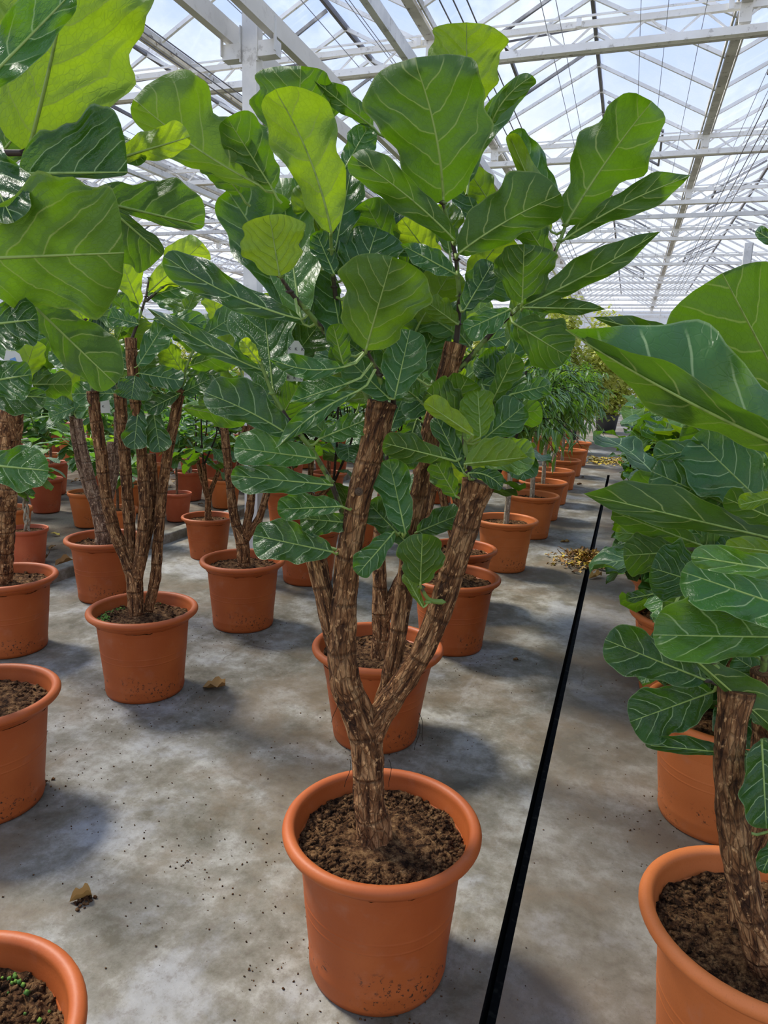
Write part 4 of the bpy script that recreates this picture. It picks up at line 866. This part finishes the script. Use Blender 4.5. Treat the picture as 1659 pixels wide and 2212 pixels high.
fa = fig_proto(101, 'x'); fb = fig_proto(102, 'x', nst=4, nl=56); fc = fig_proto(103, 'x', zlow=.85, ztop=1.55, nst=3, nl=60, spread=.25)
bo = fig_proto(104, 'x', zlow=.62, ztop=1.38, nst=5, nl=120, spread=.20, pot=POTO, L0=.27, zfork=.48); bp = fig_proto(105, 'x', zlow=.60, ztop=1.40, nst=5, nl=120, spread=.21, pot=POTO, L0=.27, zfork=.46)
put(fb, -0.79, 3.57, .4, 1, 'fig in the terracotta pot just right of the middle trunk, three back from the camera', G1)
put(fa, -0.92, 4.28, 2.0, .95, 'fig whose pot rim peeps out behind the pot right of the middle trunk', G1)
put(fc, -2.01, 4.35, 1.0, 1, 'fig in the pot partly hidden by the lowest left leaves of the middle fig', G1)
N3 = 'first fourth seventh tenth eleventh thirteenth fifteenth third sixth eighth fourteenth fifth ninth sixteenth twelfth last'.split()
N = ['nearest', 'second', 'third', 'fourth', 'fifth', 'sixth', 'seventh', 'eighth', 'ninth', 'tenth', 'eleventh', 'twelfth', 'thirteenth']
rnd = random.Random(55)
for i, y in enumerate((5.5, 6.6, 7.8, 9.2, 10.8, 12.5)):
    put((fb, fa, fc)[i % 3], -1.95 + rnd.uniform(-.1, .1), y, rnd.random() * 6, rnd.uniform(.88, 1), '%s of the hazy figs in the row behind the candelabra-shaped fig' % N[i], 'figs receding behind the candelabra fig')
for i, y in enumerate((4.6, 5.9, 7.2, 8.8, 10.6)):
    put((fa, fc, fb)[i % 3], -3.0 + rnd.uniform(-.1, .1), y, rnd.random() * 6, rnd.uniform(.78, .9), '%s of the figs lined up along the low kerb beyond the sawn-off one' % N[i], 'figs along the kerb')
# right-hand row, leafy to the ground
RT = 'leafy figs of the right-hand row'
for i, (x, y) in enumerate(((.40, 2.42), (.35, 3.42), (.34, 4.05), (.36, 5.3), (.36, 6.4), (.36, 7.6), (.36, 8.9), (.36, 10.3))):
    put((bo, bp)[i % 2], x, y, 1.1 + i * 1.7, 1 if i < 3 else .95, 'bushy fig in an orange pot, %s pot back in the right row' % N[i].replace('nearest', 'first'), RT)
for i, (x, y) in enumerate(((1.15, 1.95), (1.15, 2.95), (1.15, 3.95), (1.2, 5.0), (1.2, 6.2), (1.2, 7.6), (1.2, 9.2), (2.0, 3.4), (2.0, 5.2), (2.1, 7.2), (2.1, 9.4), (3.0, 6.4), (3.0, 9.0), (.4, 11.8), (1.3, 11.4), (2.4, 11.8))):
    put((bp, bo)[i % 2], x, y, i * 1.3, .95, 'bushy fig among the leaves beyond the right row, %s from the camera' % N3[i], 'bushy figs beyond the right-hand row')
# standard trees with bare pale stems and narrow leaves
def standard_proto(seed):
    rnd = random.Random(seed); root = thing('potted_narrow_leaf_fig', (0, 0, 0), 'x', 'potted tree'); potted(root, POTO, rnd, 160, n=40)
    mb = MB(); mb.tube([(0, 0, .33), (.008, .004, .7), (-.004, .01, 1.0), (.03, 0, 1.3)], [.023, .020, .018, .014], 12, rough=.05, step=.02); mb.build('trunk', BARKP, root)
    fo, tw = MB(), MB()
    for b in range(74):
        a = rnd.random() * 6.28; el = rnd.uniform(-.35, 1.4); r = rnd.uniform(.26, .58); p0 = np.array([0, 0, rnd.uniform(1.08, 1.32)])
        d = np.array([math.cos(a) * math.cos(el), math.sin(a) * math.cos(el), math.sin(el)]); p1 = p0 + d * r * .6 + [0, 0, .05]; p2 = p0 + d * r + [0, 0, -.10 * math.cos(el)]
        tw.tube([p0, p1, p2], [.004, .003, .002], 5)
        for t in range(15):
            s = (t + 2) / 17; p = p0 * (1 - s) ** 2 + 2 * p1 * s * (1 - s) + p2 * s * s; bb = rnd.random() * 6.28; dd = nrm(d * .5 + np.array([math.cos(bb), math.sin(bb), rnd.uniform(-1.1, .15)]) * .8)
            k0y[0] = .35 * (rnd.random() < .3); crown_leaf(fo, rnd, p, dd, rnd.uniform(.11, .18), .0145, nu=6, nv=3, droop=.35, cup=.2, wave=.2, lance=True)
    tw.build('twigs', TWIG, root); fo.build('foliage', LEAFN, root); return root
sp_ = standard_proto(61)
for i, y in enumerate((5.28, 6.5, 7.4, 8.4, 9.6, 11.0, 12.4)):
    put(sp_, -.79 if i == 0 else -.75, y, i * 1.9, 1.0 if i else .98, 'narrow leaved tree on a bare pale stem, %s in the line beside the channel' % N[i], 'standard trees with bare pale stems')
for i, (x, y) in enumerate(((-1.45, 7.0), (-1.45, 10.0), (-1.45, 13.4), (-2.7, 13.8))):
    put(sp_, x, y, i * 2.3 + 1, .92, 'narrow-leaved standard tree, %s in the second line left of the channel' % N[i], 'standard trees of the second line')
# black tubs with shrubs near the back
def shrub_proto(seed, H=4.2, R=1.1, n=900, leafm=None, nm='tall_shrub'):
    rnd = random.Random(seed); root = thing(nm, (0, 0, 0), 'x', 'tree'); leafm = leafm or LEAFY
    MB().lathe([(0, 0), (.26, 0), (.33, .5), (.34, .52), (.32, .52), (.30, .44), (0, .44)], 32).build('tub', POTG, root)
    tw, fo = MB(), MB()
    for b in range(26):
        a = rnd.random() * 6.28; q = R * math.sqrt(rnd.random()); z1 = H * rnd.uniform(.55, 1) * (1 - .25 * q / R)
        p0 = np.array([.1 * math.cos(a), .1 * math.sin(a), .43]); p2 = np.array([q * math.cos(a), q * math.sin(a), z1]); p1 = np.array([q * .35 * math.cos(a), q * .35 * math.sin(a), z1 * .55])
        tw.tube([p0, p1, p2], [.018, .011, .004], 6, step=.2)
        for t in range(n // 26):
            s = rnd.uniform(.25, 1); p = p0 * (1 - s) ** 2 + 2 * p1 * s * (1 - s) + p2 * s * s; p = p + np.array([rnd.gauss(0, .13), rnd.gauss(0, .13), rnd.gauss(0, .12)]) * (1.5 - .6 * s)
            bb = rnd.random() * 6.28; dd = nrm([math.cos(bb), math.sin(bb), rnd.uniform(-.7, .5)])
            k0y[0] = 0; crown_leaf(fo, rnd, p, dd, rnd.uniform(.10, .18), rnd.uniform(.030, .046), nu=5, nv=3, droop=.3, wave=.2, k=1)
    tw.build('branches', BARKP, root); fo.build('foliage', leafm, root); return root
sa = shrub_proto(71, 4.15, 1.4, 10000); sb = shrub_proto(72, 3.0, 1.0, 5000)
for i, (p, x, y, s) in enumerate(((sa, -1.25, 16.6, 1), (sa, -4.4, 19.0, .9), (sb, -.5, 20.8, .95), (sb, -3.9, 16.2, .8), (sb, 1.4, 18.5, .6))):
    put(p, x, y, i * 1.3, s, ['tall yellowish shrub reaching toward the roof above the narrow-leaved trees', 'tall yellowish shrub mostly hidden behind the leaves of the middle fig', 'lower yellow-green shrub right of the tall one, in front of the back wall', 'yellow-green shrub in a grey tub below the tall pale one', 'small pale shrub in a grey tub at the end of the aisle'][i])
for i, (x, y, s) in enumerate(((-9.5, 17, .8), (-11.5, 15.5, .85), (-7.4, 18.5, .8), (-14, 17, .85), (-5.6, 17.5, .8))):
    put((sb, sa)[i % 2], x, y, i, s * .9, 'distant yellow green shrub seen between the left figs, ' + ['tallest pale one', 'small left one', 'one beside the roof post', 'leftmost', 'rightmost'][i], 'distant shrubs at the left')
# nursery bed on the left: small pots with braided and single-stem rubber plants
def rubber_proto(seed, braided=True, H=1.0, R=.15, nl=34, pot=None):
    rnd = random.Random(seed); root = thing('potted_rubber_plant', (0, 0, 0), 'x', 'potted plant')
    MB().lathe([(0, .004), (R * .72, 0), (R * .74, .01), (R * .93, .25), (R * .95, .262), (R, .266), (R * 1.02, .283), (R * 1.01, .295), (R * .97, .297), (R * .94, .285), (R * .92, .25), (0, .24)], 36).build('pot', pot or POTR, root)
    soil_mesh((0, 0), R * .93, .262, rnd, 60, .004).build('soil', SOIL, root)
    mb = MB(); zt = H * .62
    if braided:
        for k in range(3):
            z = np.linspace(.25, zt, 26); ph = 2 * PI * k / 3; mb.tube(np.stack([.016 * np.cos(z * 22 + ph), .011 * np.sin(z * 44 + ph * 2), z], 1), np.full(26, .009), 8)
    else: mb.tube([(0, 0, .25), (.01, 0, zt * .7), (0, .01, zt)], [.013, .012, .010], 8, step=.03)
    fo = MB(); tw = MB()
    for b in range(6):
        a = b * 1.05 + rnd.random(); q = rnd.uniform(.16, .30); e = np.array([q * math.cos(a), q * math.sin(a), zt + rnd.uniform(-.05, H - zt)]); s0 = np.array([0, 0, zt * rnd.uniform(.75, 1)]); m = (s0 + e) / 2 + [0, 0, .04]
        tw.tube([s0, m, e], [.006, .005, .003], 6)
        for t in range(nl // 6 + 1):
            s = rnd.uniform(.2, 1.05); s = min(s, 1); p = s0 * (1 - s) ** 2 + 2 * m * s * (1 - s) + e * s * s; bb = rnd.random() * 6.28; dd = nrm([math.cos(bb), math.sin(bb), rnd.uniform(-.8, .7)])
            k0y[0] = .4 * (rnd.random() < .15); crown_leaf(fo, rnd, p + dd * .015, dd, rnd.uniform(.13, .20), rnd.uniform(.036, .050), nu=7, nv=5, droop=.25, cup=.15, wave=.25, k=.9)
    mb.build('trunk', BARKP if braided else BARKL, root); tw.build('branches', STALK, root); fo.build('foliage', LEAFB, root); return root
ra = rubber_proto(81, True, 1.05, .15, 72); rb_ = rubber_proto(82, False, 1.2, .15, 96); rc = rubber_proto(83, False, 1.0, .17, 84, POTO)
rnd = random.Random(91)
rows = [-3.92, -4.55, -5.25, -6.0, -6.8, -7.7, -8.7, -9.8]
N2 = ['first'] + N[1:] + ['fourteenth', 'fifteenth', 'sixteenth', 'seventeenth', 'eighteenth', 'nineteenth', 'twentieth', 'twenty-first']
RN = ['first', 'second', 'third', 'fourth', 'fifth', 'sixth', 'seventh', 'eighth']
for ri, x in enumerate(rows):
    k = 0; y = 3.9 + (ri % 2) * .3 + max(0, ri - 3) * 1.0
    while y < 11.9:
        p = (ra, rb_, rc)[rnd.randrange(3)] if not (ri == 0 and k == 0) else ra
        put(p, x + rnd.uniform(-.08, .08), y + rnd.uniform(-.08, .08), rnd.random() * 6, rnd.uniform(.88, 1.12) * (1 + .03 * ri),
            ('rubber plant with a braided stem in a red pot, closest to the kerb' if (ri == 0 and k == 0) else 'small rubber plant, %s from the front in the %s row of the left bed' % (N2[k], RN[ri])), 'small rubber plants, %s row of the bed' % RN[ri])
        y += (.70 if ri < 3 else .95) + rnd.uniform(0, .15); k += 1
for i, (x, y) in enumerate(((-6.6, 13.2), (-8.4, 12.9), (-10.6, 12.6), (-5.2, 14.4), (-7.4, 15.2), (-12.2, 12.0), (-9.4, 15.2), (-4.3, 13.0), (-13.8, 11.0), (-11.4, 9.5), (-12.6, 8.2), (-5.0, 16.0))):
    put((fa, fb, fc)[i % 3], x, y, i * 2.1, 1.0, 'bright fig beyond the small plants of the left bed, %s of these' % N[i], 'figs behind the left nursery bed')
# row further back across the aisle
for i, (x, y) in enumerate(((-2.2, 14.6), (-1.2, 14.6), (-3.2, 15.2), (.6, 14.0), (1.6, 14.6), (2.8, 14.0), (4.0, 12.5), (3.8, 10.2))):
    put((bp, bo, fc)[i % 3], x, y, i * 1.7, 1.0, 'distant bushy fig closing the far end of the aisle, %s from the left' % N[i].replace('nearest', 'first'), 'figs at the far end of the aisle')

# ------------------------------------------------------------------ small things
def leaf_thing(px, py, ang, Lr, Wr, label, col=.4, curl=.6, name='fallen_leaf', m=DRY, grp=None):
    p = at_z(px, py, 0.012); rnd = random.Random(int(px + py)); v, f, uv, at = leaf_local(rnd, Lr, Wr, 9, 7, .9, -.1, curl * 1.2, 1.6); at = at.copy(); at[:, 0] = col
    v = place(v, (0, 0, 0), (math.cos(ang), math.sin(ang), 0), (0, 0, 1)); v[:, 2] -= v[:, 2].min() - .001 + 0
    v = np.concatenate([v, v + [0, 0, -.0008]]); n = len(at); f2 = f + [tuple(reversed([i + n for i in q])) for q in f]
    o = MB().add(v + [p[0], p[1], 0.001], f2, np.r_[uv, uv], np.r_[at, at]).build(name, m, None, loc=(p[0], p[1], 0)); return tag(o, label, 'fallen leaf', grp)
leaf_thing(438, 1480, .3, .10, .045, 'withered olive leaf on the concrete right of the five-stemmed fig pot', .5, .5)
leaf_thing(150, 1942, .8, .055, .018, 'curled tan dry leaf lying beside a soil clump in the left foreground', .6, 1.2)
leaf_thing(1272, 1248, .9, .13, .03, 'pale curled leaf at the near edge of the swept leaf pile', .7, .8)
leaf_thing(1210, 1168, .0, .08, .025, 'orange dry leaf on the concrete just left of the floor channel', .55, .6)
leaf_thing(1345, 1205, .4, .08, .03, 'reddish dry leaf to the right of the swept pile', .45, .6)
leaf_thing(1246, 1045, .4, .07, .03, 'green-brown leaf on the aisle floor left of the end of the channel', .2, .6)
leaf_thing(1108, 1422, .4, .03, .012, 'tiny brown leaf on open concrete left of the channel', .2, .6)
leaf_thing(160, 1228, .2, .16, .05, 'large tan leaf resting along the kerb at the left', .65, .7); leaf_thing(118, 1222, 1.2, .14, .05, 'brown upturned leaf beside the nearest braided plant in the bed', .4, .9); leaf_thing(85, 1215, 2.0, .14, .05, 'dark dry leaf left of the nearest braided plant', .2, .9)
def clump(px, py, n, r, name, label, cat, m=SOIL, flat=.5):
    p = at_z(px, py, 0); rnd = random.Random(int(px)); mb = MB()
    for _ in range(n):
        q = abs(rnd.gauss(0, r * .5)); a = rnd.random() * 6.28; s = rnd.uniform(.25, 1) * r * .35; x, y = p[0] + q * math.cos(a), p[1] + q * math.sin(a)
        mb.box((x, y, s * .35 + max(0, (r * .5 - q)) * flat), (s, s * .7, s * .6), MB_R(rnd))
    return tag(mb.build(name, m, None, loc=(p[0], p[1], 0)), label, cat)
clump(186, 1945, 60, .028, 'soil_clump', 'dark soil clump beside the curled dry leaf in the left foreground', 'soil')
clump(405, 1862, 14, .014, 'soil_clump', 'small dark crumbs on the concrete left of the middle pot', 'soil')
clump(538, 2094, 8, .012, 'soil_clump', 'single brown crumb low on the concrete left of the middle pot', 'soil')
clump(100, 1692, 22, .03, 'soil_clump', 'loose crumbs beside the half pot at the left edge', 'soil')
clump(1259, 1031, 12, .05, 'soil_clump', 'black lump on the aisle floor left of the channel end', 'soil')
# swept pile of leaves over the channel
pc = at_z(1268, 1216, 0); rnd = random.Random(5); mb = MB()
for i in range(620):
    a = rnd.random() * 6.28; q = abs(rnd.gauss(0, .48)); q = min(q, 1.15) * .30; x, y = pc[0] + q * math.cos(a) * 1.0, pc[1] + .02 + q * math.sin(a) * 1.15
    h = max(0.004, .055 * (1 - (q / .36) ** 1.2)) if q < .36 else .004
    v, f, uv, at = leaf_local(rnd, rnd.uniform(.03, .075), rnd.uniform(.006, .016), 5, 3, .9, rnd.uniform(-.5, .5), rnd.uniform(.1, 1), 1.0); t = rnd.random() * 6.28
    mb.add(place(v, (x, y, h + .004), (math.cos(t), math.sin(t), rnd.gauss(0, .25)), nrm([rnd.gauss(0, .4), rnd.gauss(0, .4), 1])), f, uv, at)
tag(mb.build('leaf_pile', DRY, None, loc=tuple(pc)), 'swept heap of dry yellow and brown leaves lying across the floor channel', 'leaf pile', kind='stuff')
# crumbs and dirt scattered over the concrete
mb = MB(); rnd = random.Random(77)
spots = [(at_z(817, 2183, 0), .35, 240), (at_z(312, 1521, 0), .35, 180), (at_z(525, 1369, 0), .4, 140), (at_z(800, 1610, 0), .35, 120), (at_z(980, 1420, 0), .35, 90), (at_z(450, 1880, 0), .30, 90), (at_z(330, 1750, 0), .6, 110), (at_z(560, 1950, 0), .4, 80), (at_z(110, 1700, 0), .3, 90), (at_z(1180, 1500, 0), 1.0, 120), (at_z(1450, 1812, 0), .3, 90)]
for c_, r, n in spots:
    for _ in range(n):
        x, y = c_[0] + rnd.gauss(0, r * .5), c_[1] + rnd.gauss(0, r * .5); s = rnd.uniform(.0010, .0034) * (1.4 if rnd.random() < .08 else 1)
        if XL - .01 < x < XR + .01: continue
        mb.box((x, y, s * .4), (s * rnd.uniform(1, 2), s, s * .8), MB_R(rnd))
tag(mb.build('soil_crumbs', SOIL), 'fine dark soil crumbs scattered over the concrete around the pots', 'soil', kind='stuff')
mb = MB(); rnd = random.Random(78)
for _ in range(220):
    x, y = rnd.uniform(-9, -3.7), rnd.uniform(3, 12); v, f, uv, at = leaf_local(rnd, rnd.uniform(.06, .12), .02, 5, 3, .9, .2, .6, 1); t = rnd.random() * 6.28
    mb.add(place(v, (x, y, .012), (math.cos(t), math.sin(t), .05), (0, 0, 1)), f, uv, at)
tag(mb.build('leaf_litter', DRY), 'dry leaves littering the ground of the left nursery bed', 'leaf litter', kind='stuff')
mb = MB()
for _ in range(160):
    x, y = rnd.uniform(-.55, .1), rnd.uniform(12.6, 13.6); v, f, uv, at = leaf_local(rnd, rnd.uniform(.06, .12), .025, 5, 3, .9, .2, .6, 1); t = rnd.random() * 6.28; at = at.copy(); at[:, 0] = rnd.uniform(.7, 1)
    mb.add(place(v, (x, y, .012 + rnd.random() * .04), (math.cos(t), math.sin(t), .05), (0, 0, 1)), f, uv, at)
tag(mb.build('leaf_litter', DRY), 'yellow fallen leaves at the far end of the aisle', 'leaf litter', kind='stuff')
# grower's card tags
def text_mesh(body, size, M4, parent, m=INK):
    cu = bpy.data.curves.new('lettering', 'FONT'); cu.body = body; cu.size = size; cu.align_x = 'CENTER'; cu.align_y = 'CENTER'; cu.extrude = .0002
    t = bpy.data.objects.new('lettering', cu); COL.objects.link(t); bpy.context.view_layer.update()
    me = bpy.data.meshes.new_from_object(t.evaluated_get(bpy.context.evaluated_depsgraph_get())); bpy.data.objects.remove(t); me.materials.clear(); me.materials.append(m)
    o = bpy.data.objects.new('lettering', me); COL.objects.link(o); o.parent = parent; o.matrix_local = M4; return o
def card(px0_, py0_, px1, py1, a, label, cols, rows_, tilt=0, cutoff=0.5, blue=False):
    c_ = at_plane((px0_ + px1) / 2, (py0_ + py1) / 2, a); w = (px1 - px0_) * a / F; h = (py1 - py0_) * a / F
    xa_ = nrm(np.cross(HF, [0, 0, 1])); R = Matrix((xa_, (0, 0, 1), -HF)).transposed() if True else None
    R = R @ Matrix.Rotation(tilt, 3, 'Z'); root = thing('plant_tag', tuple(c_), label, 'plant tag'); root.rotation_euler = R.to_euler()
    t = .0008
    pts = [(-w / 2, -h / 2), (w / 2, -h / 2), (w / 2, h / 2 - w * cutoff), (w * .12, h / 2), (-w * .12, h / 2), (-w / 2, h / 2 - w * cutoff)]
    v = [(x, y, z) for z in (-t, 0) for x, y in pts]; n = 6
    mb = MB(); mb.add(v, [tuple(range(n - 1, -1, -1)), tuple(range(n, 2 * n))] + [(i, (i + 1) % n, n + (i + 1) % n, n + i) for i in range(n)])
    me = mb.build('card', TAGM, None, smooth=False); me.parent = root
    if blue:
        mb = MB(); mb.box((0, -h * .05, .0006), (w * .35, h * .7, .0006)); b = mb.build('blue_stripe', BLUE, None, smooth=False); b.parent = root
    for r in range(rows_):
        text_mesh('   '.join(['K'] * cols), w * .26, Matrix.Translation((0, -h * .5 + h * (r + .45) / (rows_ + .6), .0006)), root)
    return root
card(621, 738, 656, 822, A0 + .08, 'pale grower tag printed with rows of K, among the leaves left of the middle trunk', 3, 5, -.04)
card(208, 842, 236, 892, a_of(x2, y2) + .25, 'pale grower tag printed with K on the stems of the five-stemmed fig', 1, 1, .05)
card(22, 752, 58, 858, a_of(xa, ya) - .25, 'white and blue paper tag hanging among the leaves at the left edge', 0, 0, .35, blue=True)
